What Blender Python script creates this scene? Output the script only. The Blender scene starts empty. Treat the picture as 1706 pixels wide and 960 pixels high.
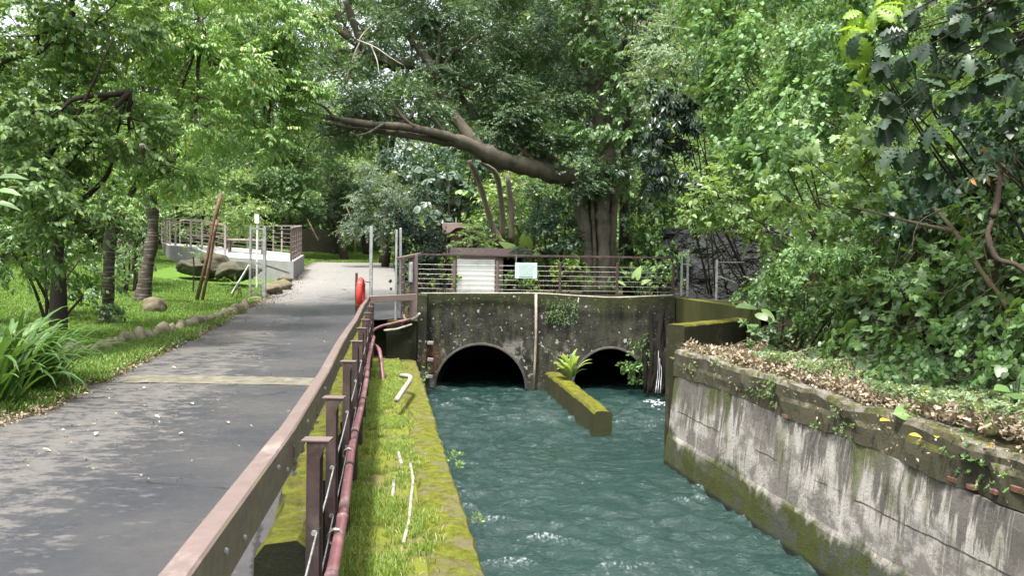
import bpy, bmesh, math, random
import numpy as np
from mathutils import Vector, Matrix
rng = np.random.default_rng(11); random.seed(11)
SC = bpy.context.scene; COL = SC.collection
PI = math.pi
# ------------------------------------------------------------------ camera model (used to read distances off the photograph)
FOC = 1400.; ROLL = math.radians(.9); PITCH = math.atan(32/1400.); CZ = 1.6
def W(px, py, Y):
    dx, dy = px-853, py-480
    x = dx*math.cos(ROLL)+dy*math.sin(ROLL); y = -dx*math.sin(ROLL)+dy*math.cos(ROLL)
    X, V = x/FOC, -y/FOC; c, s = math.cos(PITCH), math.sin(PITCH)
    k = Y/(c+V*s)
    return np.array([X*k, Y, CZ+(-s+V*c)*k])
def nrm(a):
    a = np.asarray(a, float); return a/np.maximum(np.linalg.norm(a, axis=-1, keepdims=True), 1e-9)
# ------------------------------------------------------------------ objects
def link(name, me, mat=None, parent=None, local=False):
    o = bpy.data.objects.new(name, me); COL.objects.link(o)
    if mat is not None: me.materials.append(mat)
    if parent is not None:
        o.parent = parent
        r = parent
        while r.parent: r = r.parent
        if not local:
            n = len(me.vertices); co = np.empty(n*3, np.float32); me.vertices.foreach_get('co', co)
            co = co.reshape(-1, 3)-np.array(r.location, np.float32); me.vertices.foreach_set('co', co.ravel())
    return o
def tag(o, label=None, cat=None, group=None, kind=None):
    if label: o['label'] = label
    if cat: o['category'] = cat
    if group: o['group'] = group
    if kind: o['kind'] = kind
    return o
def thing(name, label, cat, loc=(0, 0, 0), group=None, rz=0, kind=None):
    o = bpy.data.objects.new(name, None); COL.objects.link(o); o.empty_display_size = .1
    o.location = loc; o.rotation_euler = (0, 0, rz)
    return tag(o, label, cat, group, kind)
def dup(root, loc, rz=0, label=None, scale=None):
    r = root.copy(); COL.objects.link(r); r.location = loc; r.rotation_euler = (0, 0, rz)
    if scale: r.scale = scale
    if label: r['label'] = label
    for ch in list(root.children):
        c = ch.copy(); COL.objects.link(c); c.parent = r
        for g in list(ch.children):
            d = g.copy(); COL.objects.link(d); d.parent = c
    return r
def mesh_arr(name, V, F, attrs=None, smooth=False):
    """V (n,3), F (m,3) or (m,4)"""
    V = np.asarray(V, np.float32); F = np.asarray(F, np.int32); k = F.shape[1]
    me = bpy.data.meshes.new(name)
    me.vertices.add(len(V)); me.vertices.foreach_set('co', V.ravel())
    me.loops.add(F.size); me.loops.foreach_set('vertex_index', F.ravel())
    me.polygons.add(len(F)); me.polygons.foreach_set('loop_start', np.arange(0, F.size, k, dtype=np.int32))
    if smooth: me.polygons.foreach_set('use_smooth', np.ones(len(F), bool))
    for n, a in (attrs or {}).items():
        at = me.attributes.new(n, 'FLOAT', 'POINT'); at.data.foreach_set('value', np.asarray(a, np.float32))
    me.update(calc_edges=True)
    return me
class MB:
    def __init__(s): s.v = []; s.f = []
    def add(s, vs, fs):
        b = len(s.v); s.v += [tuple(map(float, p)) for p in vs]; s.f += [tuple(b+i for i in f) for f in fs]; return s
    def box(s, c, d, R=None):
        x, y, z = [k/2 for k in d]; P = [(a*x, b*y, e*z) for a in (-1, 1) for b in (-1, 1) for e in (-1, 1)]
        if R is not None: P = [tuple(R @ Vector(p)) for p in P]
        P = [(p[0]+c[0], p[1]+c[1], p[2]+c[2]) for p in P]
        return s.add(P, [(0, 1, 3, 2), (4, 6, 7, 5), (0, 4, 5, 1), (2, 3, 7, 6), (0, 2, 6, 4), (1, 5, 7, 3)])
    def bar(s, a, b, w, h):
        a, b = Vector(a), Vector(b); y = (b-a).normalized(); up = Vector((0, 0, 1)) if abs(y.z) < .95 else Vector((0, 1, 0))
        x = y.cross(up).normalized(); z = x.cross(y)
        R = Matrix((x, y, z)).transposed()
        return s.box((a+b)/2, (w, (b-a).length, h), R)
    def tube(s, path, rad, n=8, cap=True, jit=0):
        P = [np.asarray(p, float) for p in path]; m = len(P)
        if not hasattr(rad, '__len__'): rad = [rad]*m
        if len(rad) != m: rad = np.interp(np.linspace(0, 1, m), np.linspace(0, 1, len(rad)), rad)
        vs = []; prev = None
        for i in range(m):
            d = nrm(P[min(i+1, m-1)]-P[max(i-1, 0)])
            if prev is None:
                a = np.array([0, 0, 1.]) if abs(d[2]) < .9 else np.array([1., 0, 0]); x = nrm(np.cross(d, a))
            else: x = nrm(prev-d*np.dot(prev, d))
            prev = x; y = np.cross(d, x)
            for k in range(n):
                q = 2*PI*k/n; r = rad[i]*(1+(random.uniform(-jit, jit) if jit else 0))
                vs.append(P[i]+r*(math.cos(q)*x+math.sin(q)*y))
        fs = [(i*n+k, i*n+(k+1) % n, (i+1)*n+(k+1) % n, (i+1)*n+k) for i in range(m-1) for k in range(n)]
        if cap: fs += [tuple(range(n-1, -1, -1)), tuple((m-1)*n+k for k in range(n))]
        return s.add(vs, fs)
    def prism(s, poly, d):
        n = len(poly); d = np.asarray(d, float); P = [np.asarray(p, float) for p in poly]
        return s.add(P+[p+d for p in P], [tuple(range(n-1, -1, -1)), tuple(range(n, 2*n))]+[(i, (i+1) % n, n+(i+1) % n, n+i) for i in range(n)])
    def build(s, name, mat, parent=None, smooth=False, bevel=0, local=False, seg=2):
        me = bpy.data.meshes.new(name); me.from_pydata(s.v, [], s.f); me.update()
        if smooth: me.polygons.foreach_set('use_smooth', np.ones(len(me.polygons), bool))
        bm = bmesh.new(); bm.from_mesh(me); bmesh.ops.recalc_face_normals(bm, faces=bm.faces); bm.to_mesh(me); bm.free()
        o = link(name, me, mat, parent, local)
        if bevel:
            b = o.modifiers.new('Bevel', 'BEVEL'); b.width = bevel; b.segments = seg; b.limit_method = 'ANGLE'; b.harden_normals = False
        return o
def curve_pts(P, n=6):
    """Catmull-Rom through P (any dimension)"""
    P = [np.asarray(p, float) for p in P]; Q = [2*P[0]-P[1]]+P+[2*P[-1]-P[-2]]; out = []
    for i in range(1, len(Q)-2):
        for k in range(n):
            t = k/n; a, b, c, d = Q[i-1], Q[i], Q[i+1], Q[i+2]
            out.append(.5*((2*b)+(c-a)*t+(2*a-5*b+4*c-d)*t*t+(3*b-a-3*c+d)*t**3))
    out.append(P[-1]); return out
# ------------------------------------------------------------------ numpy noise
def vnoise(x, y, seed=0):
    def h(i, j):
        n = (i*374761393+j*668265263+seed*974711) & 0xffffffff
        n = ((n ^ (n >> 13))*1274126177) & 0xffffffff
        return ((n ^ (n >> 16)) & 0xffff)/65535.
    x = np.asarray(x, float); y = np.asarray(y, float)
    i = np.floor(x).astype(np.int64); j = np.floor(y).astype(np.int64); u = x-i; v = y-j
    u = u*u*(3-2*u); v = v*v*(3-2*v)
    return (h(i, j)*(1-u)+h(i+1, j)*u)*(1-v)+(h(i, j+1)*(1-u)+h(i+1, j+1)*u)*v
def fbm(x, y, o=4, seed=0):
    s = 0; a = .5
    for k in range(o): s = s+a*vnoise(x*2**k, y*2**k, seed+k); a *= .5
    return s
# ------------------------------------------------------------------ shader helpers
class M:
    def __init__(s, name, rough=.7, spec=.4):
        s.m = bpy.data.materials.new(name); s.m.use_nodes = True; s.t = s.m.node_tree; s.n = s.t.nodes
        s.b = s.n['Principled BSDF']; s.b.inputs['Roughness'].default_value = rough; s.b.inputs['Specular IOR Level'].default_value = spec
        s._pos = None
    def L(s, a, b): s.t.links.new(a, b)
    def setin(s, sock, v):
        if isinstance(v, bpy.types.NodeSocket): s.L(v, sock)
        elif isinstance(v, (tuple, list)) and len(v) == 3 and sock.type == 'RGBA': sock.default_value = (*v, 1)
        elif sock.type == 'RGBA' and not hasattr(v, '__len__'): sock.default_value = (v, v, v, 1)
        else: sock.default_value = v
    def pos(s):
        if s._pos is None: s._pos = s.n.new('ShaderNodeNewGeometry').outputs['Position']
        return s._pos
    def obj(s): return s.n.new('ShaderNodeTexCoord').outputs['Object']
    def xyz(s, v):
        q = s.n.new('ShaderNodeSeparateXYZ'); s.L(v, q.inputs[0]); return q.outputs
    def noise(s, scale, detail=6, rough=.6, sc=(1, 1, 1), off=(0, 0, 0), v=None, dist=0):
        mp = s.n.new('ShaderNodeMapping'); s.L(v or s.pos(), mp.inputs[0]); mp.inputs['Scale'].default_value = sc; mp.inputs['Location'].default_value = off
        q = s.n.new('ShaderNodeTexNoise'); s.L(mp.outputs[0], q.inputs['Vector']); q.inputs['Scale'].default_value = scale
        q.inputs['Detail'].default_value = detail; q.inputs['Roughness'].default_value = rough; q.inputs['Distortion'].default_value = dist
        return q.outputs['Fac']
    def vor(s, scale, sc=(1, 1, 1), feat='F1', v=None, rnd=1):
        mp = s.n.new('ShaderNodeMapping'); s.L(v or s.pos(), mp.inputs[0]); mp.inputs['Scale'].default_value = sc
        q = s.n.new('ShaderNodeTexVoronoi'); q.feature = feat; s.L(mp.outputs[0], q.inputs['Vector']); q.inputs['Scale'].default_value = scale
        q.inputs['Randomness'].default_value = rnd
        return q
    def ramp(s, f, stops, interp='LINEAR'):
        q = s.n.new('ShaderNodeValToRGB'); s.setin(q.inputs[0], f); e = q.color_ramp.elements; q.color_ramp.interpolation = interp
        while len(e) < len(stops): e.new(.5)
        for k, (p, c) in zip(e, stops):
            k.position = p; k.color = (*c, 1) if hasattr(c, '__len__') else (c, c, c, 1)
        return q.outputs[0]
    def step(s, f, a, b): return s.ramp(f, [(a, 0), (b, 1)])
    def mix(s, f, a, b, mode='MIX'):
        q = s.n.new('ShaderNodeMix'); q.data_type = 'RGBA'; q.blend_type = mode
        s.setin(q.inputs[0], f); s.setin(q.inputs[6], a); s.setin(q.inputs[7], b); return q.outputs[2]
    def op(s, o, a, b=0., c=None):
        q = s.n.new('ShaderNodeMath'); q.operation = o; s.setin(q.inputs[0], a); s.setin(q.inputs[1], b)
        if c is not None: s.setin(q.inputs[2], c)
        return q.outputs[0]
    def maprange(s, v, a, b, c=0., d=1.):
        q = s.n.new('ShaderNodeMapRange'); s.setin(q.inputs[0], v)
        for i, k in enumerate((a, b, c, d)): q.inputs[i+1].default_value = k
        return q.outputs[0]
    def attr(s, name):
        q = s.n.new('ShaderNodeAttribute'); q.attribute_name = name; return q.outputs['Fac']
    def bump(s, h, st=.5, dist=.02):
        q = s.n.new('ShaderNodeBump'); q.inputs['Strength'].default_value = st; q.inputs['Distance'].default_value = dist
        s.L(h, q.inputs['Height']); s.L(q.outputs[0], s.b.inputs['Normal']); return q
    def col(s, c): s.setin(s.b.inputs['Base Color'], c); return s
    def rough(s, c): s.setin(s.b.inputs['Roughness'], c); return s
def plain(name, c, rough=.5, metal=0, var=.25, scale=6, bump=.15, spec=.4, dirt=None):
    m = M(name, rough, spec); n = m.noise(scale, 5); d = tuple(k*(1-var) for k in c); l = tuple(min(1, k*(1+var)) for k in c)
    cc = m.ramp(n, [(.3, d), (.7, l)])
    if dirt is not None: cc = m.mix(m.step(m.noise(scale*.5, 8, .7, off=(3, 7, 1)), .5, .68), cc, dirt)
    m.col(cc); m.b.inputs['Metallic'].default_value = metal
    m.rough(m.maprange(m.noise(scale*4, 3), .3, .7, max(.05, rough-.12), min(1, rough+.12)))
    if bump: m.bump(m.noise(scale*8, 4), bump, .01)
    return m.m
def leafmat(name, dark, light, new=None, newp=.95, rough=.42, tr=.35, spec=.5, dead=None):
    m = M(name, rough, spec); t = m.attr('tint')
    st = [(0, dark), (.75, light)]
    if new: st += [(newp, light), (min(1, newp+.02), new)]
    c = m.ramp(t, st)
    if dead is not None: c = m.mix(m.step(t, .0, .03), dead, c)
    rib = m.attr('rib'); c2 = m.mix(m.op('MULTIPLY', m.op('POWER', rib, 6.), .35), c, tuple(min(.6, k*1.6+.03) for k in light))
    m.col(c2)
    tl = m.n.new('ShaderNodeBsdfTranslucent'); hs = m.mix(.5, c, tuple(min(1, k*q) for k, q in zip(light, (2.4, 2.2, .9)))); m.L(hs, tl.inputs[0])
    mx = m.n.new('ShaderNodeMixShader'); mx.inputs[0].default_value = tr*.78
    out = m.n['Material Output']; m.L(m.b.outputs[0], mx.inputs[1]); m.L(tl.outputs[0], mx.inputs[2]); m.L(mx.outputs[0], out.inputs[0])
    return m.m
# ------------------------------------------------------------------ leaves
def leaf(ys, ws, fold=.25, droop=.15, wave=0):
    n = len(ys); V = []; F = []; rib = []
    for y in ys: V.append((0, y, -droop*y*y)); rib.append(1)
    for sgn in (-1, 1):
        idx = {0: 0, n-1: n-1}
        for i in range(1, n-1):
            idx[i] = len(V); V.append((sgn*ws[i], ys[i]+(wave*(i % 2)), fold*ws[i]-droop*ys[i]**2)); rib.append(0)
        for i in range(n-1):
            a, b, c, d = i, i+1, idx[i+1], idx[i]
            tri = [(a, b, c)] if d == a else ([(a, b, d)] if c == b else [(a, b, c), (a, c, d)])
            for q in tri:
                q = tuple(dict.fromkeys(q))
                if len(q) == 3: F.append(q if sgn < 0 else q[::-1])
    return np.array(V, float), np.array(F), np.array(rib, float)
def fanleaf(outline, droop=.15, cup=.1, cy=.25):
    V = [(0, cy, 0)]+[(x, y, cup*abs(x)-droop*y*y) for x, y in outline]; n = len(outline)
    F = [(0, 1+(i+1) % n, 1+i) for i in range(n)]; r = [1]+[0]*n
    return np.array(V, float), np.array(F), np.array(r, float)
LEAF = {}
LEAF['tiny'] = leaf([0, .45, 1], [0, .24, 0], .2, .1)
LEAF['ovate'] = leaf([0, .2, .5, .8, 1], [0, .2, .27, .14, 0], .3, .22)
LEAF['lance'] = leaf([0, .25, .6, 1], [0, .17, .16, 0], .35, .3)
LEAF['round'] = leaf([0, .15, .45, .8, 1], [0, .26, .4, .27, 0], .2, .2)
LEAF['heart'] = fanleaf([(0, .05), (.22, -.1), (.42, .08), (.44, .35), (.25, .7), (0, 1), (-.25, .7), (-.44, .35), (-.42, .08), (-.22, -.1)], .18, -.12, .3)
LEAF['lobed'] = fanleaf([(0, .08), (.14, -.08), (.42, -.12), (.38, .12), (.62, .38), (.3, .38), (.26, .62), (0, 1), (-.26, .62), (-.3, .38), (-.62, .38), (-.38, .12), (-.42, -.12), (-.14, -.08)], .2, -.15, .25)
_ys = [0, .1, .2, .3, .38, .48, .56, .66, .74, .84, .92, 1]
LEAF['bread'] = leaf(_ys, [0, .06, .2, .12, .32, .16, .36, .17, .3, .14, .14, 0], .15, .35)
LEAF['paddle'] = leaf([0, .2, .45, .7, .9, 1], [0, .12, .26, .36, .2, 0], .18, .2)
LEAF['ear'] = fanleaf([(0, .12), (.12, -.12), (.3, -.2), (.42, -.02), (.42, .25), (.28, .6), (0, 1), (-.28, .6), (-.42, .25), (-.42, -.02), (-.3, -.2), (-.12, -.12)], .25, -.2, .2)
def leaf_area(k):
    V, F, _ = LEAF[k]; a = V[F[:, 1]]-V[F[:, 0]]; b = V[F[:, 2]]-V[F[:, 0]]
    return .5*np.linalg.norm(np.cross(a, b), axis=1).sum()
def rot(y, z):
    y = nrm(y); x = nrm(np.cross(y, z)); z = np.cross(x, y); return np.stack([x, y, z], -1)
def spray(kind, leafk, K, L, rnd=.3, stem=.015, lean=0.):
    """one twig with K leaves of unit length; twig length L (in leaf lengths). Returns V,F,rib,leafid,n"""
    lv, lf, lr = LEAF[leafk]; V = []; F = []; R = []; I = []; nv = 0
    def put(P, y, z, s, i):
        nonlocal nv
        B = rot(y, z); V.append((lv*s) @ B.T+P); F.append(lf+nv); R.append(lr); I.append(np.full(len(lv), i)); nv += len(lv)
    r = lambda s=1.: rng.normal(0, rnd*s, 3)
    for i in range(K):
        u = (i+.5)/K
        if kind == 'alt':
            sg = 1 if i % 2 else -1; P = np.array([0, L*u, -.12*L*u*u]); a = math.radians(55-25*u)
            put(P, np.array([sg*math.sin(a), math.cos(a), -.35-lean])+r(.8), np.array([0, 0, 1])+r(1.2), rng.uniform(.75, 1.1), i)
        elif kind == 'tuft':
            q = 2*PI*i*.618*1.0+rng.normal(0, .2); e = rng.uniform(-.55, .5)-lean
            P = np.array([0, L*(1-.35*u), 0]); y = np.array([math.cos(q), .35+.5*(1-u), math.sin(q)])
            y = y+np.array([0, 0, e*.6]); put(P, y+r(.5), np.array([0, .6, .6])+r(), rng.uniform(.7, 1.1), i)
        elif kind == 'whorl':
            q = 2*PI*(i+rng.uniform(-.2, .2))/K; y = np.array([math.cos(q), math.sin(q), -.35-lean]); P = np.array([0, 0, 0.])+.05*y
            put(P, y+r(.5), np.array([0, 0, 1.])+r(.4), rng.uniform(.8, 1.1), i)
        elif kind == 'chain':
            P = np.array([rng.normal(0, .25), L*u, rng.normal(0, .15)]); put(P, np.array([rng.normal(0, .5), .9, .25])+r(.6), np.array([0, -.35, 1.])+r(1.2), rng.uniform(.6, 1.15), i)
        elif kind == 'rand':
            P = rng.normal(0, .35*L, 3); put(P, rng.normal(0, 1, 3)+np.array([0, .4, 0]), np.array([0, 0, .8])+rng.normal(0, .6, 3), rng.uniform(.6, 1.1), i)
    V = np.concatenate(V); F = np.concatenate(F); R = np.concatenate(R); I = np.concatenate(I)
    if stem and kind in ('alt', 'tuft', 'chain'):
        b = len(V); e = np.array([0, L, -.12*L if kind == 'alt' else 0])
        w = stem
        V = np.concatenate([V, [[-w, -.3, 0], [w, -.3, 0], [0, -.3, w], e]]); F = np.concatenate([F, [[b, b+1, b+3], [b+1, b+2, b+3], [b+2, b, b+3]]])
        R = np.concatenate([R, [0]*4]); I = np.concatenate([I, [0]*4])
    return V, F, R, I, K
class Kit:
    def __init__(s, kind, leafk, K, L, size, n=6, style='out', droop=-.25, rnd=.3, lean=0., clump=.45, flat=.6, tintvar=.2, tilt=.35):
        s.sp = [spray(kind, leafk, K, L, rnd, lean=lean) for _ in range(n)]; s.size = size; s.style = style; s.droop = droop
        s.K = K; s.area = leaf_area(leafk)*size*size*K; s.clump = clump; s.flat = flat; s.tv = tintvar; s.tilt = tilt
def clumps(blobs, rc, k=1.0):
    """sub-clump centres through a list of blobs (centre, radii): arrays centre, outward, blob index"""
    C, U, B = [], [], []
    for bi, (c, r) in enumerate(blobs):
        c = np.asarray(c); r = np.asarray(r)
        m = max(4, int(k*(r[0]*r[2]+r[0]*r[1]+r[1]*r[2])*2.2/(rc*rc*1.6)*.55))
        u = nrm(rng.normal(0, 1, (m, 3))); f = rng.uniform(.25, 1.05, m)**.55
        C.append(c+u*r*f[:, None]); U.append(nrm(u/r)); B.append(np.full(m, bi))
    return np.concatenate(C), np.concatenate(U), np.concatenate(B)
def foliage(name, kit, mat, blobs, lai=3.5, parent=None, k=1., tint0=.45, newout=0., seedtint=.12):
    C, U, B = clumps(blobs, kit.clump, k)
    area = sum(PI*r[0]*r[2] for _, r in blobs); N = int(lai*area/kit.area)
    wts = rng.uniform(.3, 1.7, len(C)); wts /= wts.sum()
    ci = rng.choice(len(C), N, p=wts)
    off = rng.normal(0, .5, (N, 3)); rc = kit.clump*rng.uniform(.7, 1.3, len(C))[ci]
    P = C[ci]+off*rc[:, None]*np.array([1, 1, kit.flat])
    D = nrm(off*.7+U[ci]*.9)
    ctint = rng.normal(0, seedtint, len(C))[ci]
    return instance(name, kit, mat, P, D, parent, tint0+ctint, newout), C, B
def instance(name, kit, mat, P, D, parent=None, tint=.45, newout=0.):
    N = len(P)
    if kit.style == 'out':
        y = D*np.array([1, 1, .5])+np.array([0, 0, kit.droop])+rng.normal(0, .25, (N, 3)); z = np.array([0, 0, 1.])+D*.35+rng.normal(0, kit.tilt, (N, 3))
    elif kit.style == 'hang':
        y = np.array([0, 0, -1.])+rng.normal(0, .45, (N, 3))+D*.25; z = D+np.array([0, 0, .5])+rng.normal(0, kit.tilt, (N, 3))
    elif kit.style == 'up':
        y = np.array([0, 0, 1.])+D*.6+rng.normal(0, .3, (N, 3)); z = D+rng.normal(0, kit.tilt, (N, 3))
    else:  # flat rosette: twig axes horizontal, leaves spread round a vertical axis
        q = rng.uniform(0, 2*PI, N); y = np.stack([np.cos(q), np.sin(q), 0*q], -1); z = np.array([0, 0, 1.])+D*.6+rng.normal(0, kit.tilt, (N, 3))
        y = y-z*np.sum(y*nrm(z), -1, keepdims=True)
    R = rot(y, z)*(kit.size*rng.uniform(.75, 1.2, N))[:, None, None]
    tint = np.broadcast_to(np.asarray(tint, float), (N,)); vi = rng.integers(0, len(kit.sp), N)
    Vs, Fs, Ts, Rs = [], [], [], []; nv = 0
    for i, (V, F, rb, li, K) in enumerate(kit.sp):
        s = np.nonzero(vi == i)[0]; n = len(s)
        if not n: continue
        VV = np.einsum('nij,vj->nvi', R[s], V)+P[s][:, None, :]
        Vs.append(VV.reshape(-1, 3)); Fs.append((F[None]+(np.arange(n)*len(V))[:, None, None]).reshape(-1, 3)+nv); nv += n*len(V)
        tt = tint[s][:, None]+rng.normal(0, kit.tv, (n, K))
        Ts.append(np.clip(tt, .05, .92)[:, li].ravel() if not newout else np.where(rng.random((n, K)) < newout, 1., np.clip(tt, .05, .9))[:, li].ravel())
        Rs.append(np.tile(rb, n))
    me = mesh_arr(name, np.concatenate(Vs), np.concatenate(Fs), {'tint': np.concatenate(Ts), 'rib': np.concatenate(Rs)})
    return link(name, me, mat, parent)
def PB(px, py, rx, ry, Y, ry_m=None):
    c = W(px, py, Y); return (c, np.array([rx*Y/FOC, ry_m or (rx+ry)*.5*Y/FOC*.9, ry*Y/FOC]))
def limb(mb, a, b, ra, rb, n=6, wob=.08, sides=6, sag=0.):
    a = np.asarray(a, float); b = np.asarray(b, float); L = np.linalg.norm(b-a)
    P = []
    for i in range(n+1):
        u = i/n; p = a+(b-a)*u; w = math.sin(PI*u)
        P.append(p+rng.normal(0, wob*L*.5, 3)*w*.6+np.array([0, 0, sag*L*w]))
    mb.tube(curve_pts(P, 2), np.interp(np.linspace(0, 1, 2*n+1), [0, 1], [ra, rb]), sides); return P
def tree(name, label, cat, base, stems, blobs, kit, lmat, bmat, lai=3.5, group=None, forks=None, tint0=.45, newout=0., k=1., twig=.012, ntw=40, limbr=.05, extra=None):
    """stems: list of (points, radii) tubes; forks: points limbs start from"""
    t = thing(name, label, cat, tuple(base), group)
    _, C, B = foliage('crown', kit, lmat, blobs, lai, t, k, tint0, newout)
    mb = MB()
    for pts, rad in stems:
        Q = curve_pts(pts, 5); r = np.interp(np.linspace(0, 1, len(Q)), np.linspace(0, 1, len(rad)), rad); mb.tube(Q, r*(1+.1*rng.normal(0, 1, len(Q))*(len(Q) > 12)), 12, jit=.08)
    fk = forks if forks is not None else [np.asarray(s[0][-1], float) for s in stems]
    if fk:
        for bi, (c, r) in enumerate(blobs):
            f = min(fk, key=lambda q: np.linalg.norm(q-c)); limb(mb, f, c, limbr, limbr*.45)
            cs = C[B == bi]
            for q in cs[rng.permutation(len(cs))[:max(3, ntw//len(blobs))]]: limb(mb, c+(f-c)*rng.uniform(0, .5), q, limbr*.35, twig*.4, 4, .1, 4)
    if mb.v: mb.build('trunk', bmat, t, smooth=True)
    return t
# ================================================================== MATERIALS
def m_asphalt():
    m = M('asphalt', .6, .22); P = m.pos(); z = m.xyz(P)
    g = m.noise(140, 3, .7); big = m.noise(.55, 5, .6, off=(4, 1, 0)); pat = m.noise(4.4, 12, .78, sc=(.8, 1.3, 1), off=(1, 5, 0))
    c = m.mix(m.step(g, .3, .7), (.022, .023, .0275), (.048, .05, .056))
    c = m.mix(m.op('MULTIPLY', m.step(big, .4, .62), .5), c, (.085, .08, .075))
    side = m.maprange(m.op('ADD', z[0], m.op('MULTIPLY', z[1], .15)), -1.3, -2.6, -.12, .05)     # worn, dry pale film away from the rail
    dry = m.step(m.op('ADD', pat, side), .49, .57)
    c = m.mix(m.op('MULTIPLY', dry, .5), c, m.mix(g, (.12, .112, .1), (.2, .188, .165)))
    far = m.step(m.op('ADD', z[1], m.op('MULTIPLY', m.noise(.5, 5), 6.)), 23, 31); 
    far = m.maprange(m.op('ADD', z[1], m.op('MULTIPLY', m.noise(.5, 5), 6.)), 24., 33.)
    c = m.mix(far, c, m.mix(g, (.15, .145, .136), (.235, .226, .212)))  # paler far end: sunlit tone mixed into the colour, along with leaf debris
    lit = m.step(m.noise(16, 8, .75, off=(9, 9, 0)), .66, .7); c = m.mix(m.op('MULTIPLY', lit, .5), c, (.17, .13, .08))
    cv = m.vor(.42, feat='DISTANCE_TO_EDGE', v=None); wv = m.n.new('ShaderNodeMapping'); ck_ = m.op('MULTIPLY', m.maprange(m.op('ADD', cv.outputs['Distance'], m.op('MULTIPLY', m.op('SUBTRACT', m.noise(3, 6, .7), .5), .05)), .006, .002), m.step(m.noise(.35, 3, off=(6, 2, 0)), .48, .54)); c = m.mix(m.op('MULTIPLY', ck_, .8), c, (.012, .012, .012))
    ed = m.maprange(m.op('ADD', m.op('ADD', z[0], m.op('MULTIPLY', z[1], .15)), m.op('MULTIPLY', m.noise(2.2, 6), .9)), -3.15, -3.6)
    c = m.mix(ed, c, (.075, .058, .036))
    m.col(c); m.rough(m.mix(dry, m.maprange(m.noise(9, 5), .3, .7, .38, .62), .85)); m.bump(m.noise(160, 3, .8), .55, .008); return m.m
def m_soil(name='soil', a=(.05, .04, .022), b=(.09, .075, .04), moss=(.07, .12, .02), k=.5):
    m = M(name, .95, .2); c = m.mix(m.noise(9, 8, .7), a, b); c = m.mix(m.step(m.noise(2.3, 8, .7, off=(2, 0, 0)), k-.06, k+.06), c, m.mix(m.noise(30, 4), tuple(q*.6 for q in moss), moss))
    m.col(c); m.bump(m.noise(35, 8, .75), .8, .04); return m.m
def m_ground():
    """lawn green to the left, leaf soil to the right, decided by place"""
    m = M('ground_cover', .95, .2); z = m.xyz(m.pos()); t = m.op('ADD', z[0], m.op('MULTIPLY', z[1], .15))
    lawn = m.mix(m.noise(6, 8, .7), (.05, .11, .014), (.12, .22, .03)); lawn = m.mix(m.step(m.noise(1.3, 7, .7), .55, .7), lawn, (.09, .1, .03))
    soil = m.mix(m.noise(9, 8, .7), (.035, .026, .015), (.085, .065, .036)); soil = m.mix(m.step(m.noise(1.7, 7, .7), .48, .62), soil, (.03, .055, .012))
    m.col(m.mix(m.maprange(t, -.6, -.4), lawn, soil)); m.bump(m.noise(28, 8, .75), .8, .05); return m.m
def m_wall():
    """far bank wall: pale render, black and green runs from the top, blotches, moss below with a ragged edge"""
    m = M('stained_render', .9, .2); z = m.xyz(m.pos())
    base = m.mix(m.noise(3, 8, .7), (.29, .268, .238), (.47, .44, .395)); base = m.mix(m.step(m.noise(60, 4, .8), .6, .7), base, (.2, .18, .17))
    topw = m.maprange(m.op('ADD', z[2], m.op('MULTIPLY', m.noise(1, 5, .6, sc=(1, 1.6, .1), off=(4, 4, 4)), 1.5)), -.35, .65, -.12, .09)
    dk = m.mix(m.noise(22, 6, .75), (.03, .028, .024), (.11, .1, .085))
    run = m.op('ADD', m.noise(1, 10, .7, sc=(2, 3.2, .5), off=(1, 2, 0)), topw); c = m.mix(m.op('MULTIPLY', m.step(run, .49, .54), .85), base, dk)
    blo = m.noise(1.5, 9, .72, sc=(1, .8, 1), off=(6, 1, 2)); c = m.mix(m.op('MULTIPLY', m.step(blo, .47, .545), .8), c, m.mix(m.noise(9, 6), (.09, .08, .072), (.2, .18, .16)))
    gr = m.op('ADD', m.noise(1, 9, .68, sc=(2, 4.5, .6), off=(8, 3, 1)), topw); gz = m.noise(.55, 3, off=(3, 3, 3))
    c = m.mix(m.op('MULTIPLY', m.op('MULTIPLY', m.step(gr, .46, .55), m.step(gz, .42, .52)), .85), c, m.mix(m.noise(15, 5), (.035, .045, .012), (.1, .115, .025)))
    wh = m.noise(1, 7, .6, sc=(3, 13, .3), off=(0, 7, 0)); c = m.mix(m.op('MULTIPLY', m.step(wh, .6, .68), .45), c, (.58, .56, .52))
    fine = m.noise(1, 8, .7, sc=(6, 22, 1.2), off=(2, 2, 2)); c = m.mix(m.op('MULTIPLY', m.step(fine, .56, .64), .5), c, (.1, .09, .08))
    up = m.op('ADD', z[2], m.op('MULTIPLY', m.noise(1.3, 8, .72, sc=(1, 1, .5)), -1.0)); low = m.maprange(up, -1.52, -1.66)
    mo = m.mix(m.noise(6, 9, .78), (.02, .024, .013), (.085, .1, .018)); mo = m.mix(m.step(m.noise(2.2, 8, .75, off=(3, 1, 1)), .47, .6), mo, m.mix(m.noise(30, 5, .8), (.035, .042, .034), (.1, .105, .085)))
    c = m.mix(low, c, mo); c = m.mix(m.maprange(z[2], -1.5, -1.57), c, (.014, .016, .013))
    jt = m.op('ABSOLUTE', m.op('SUBTRACT', m.op('ADD', z[2], m.op('MULTIPLY', m.noise(2, 5), .08)), -.62)); c = m.mix(m.op('MULTIPLY', m.maprange(jt, .012, .004), m.step(m.noise(1.2, 4), .42, .5)), c, (.05, .045, .04))
    m.col(c); m.bump(m.op('ADD', m.noise(24, 9, .75), m.op('MULTIPLY', low, m.noise(60, 6, .8))), .7, .03); return m.m
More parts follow.
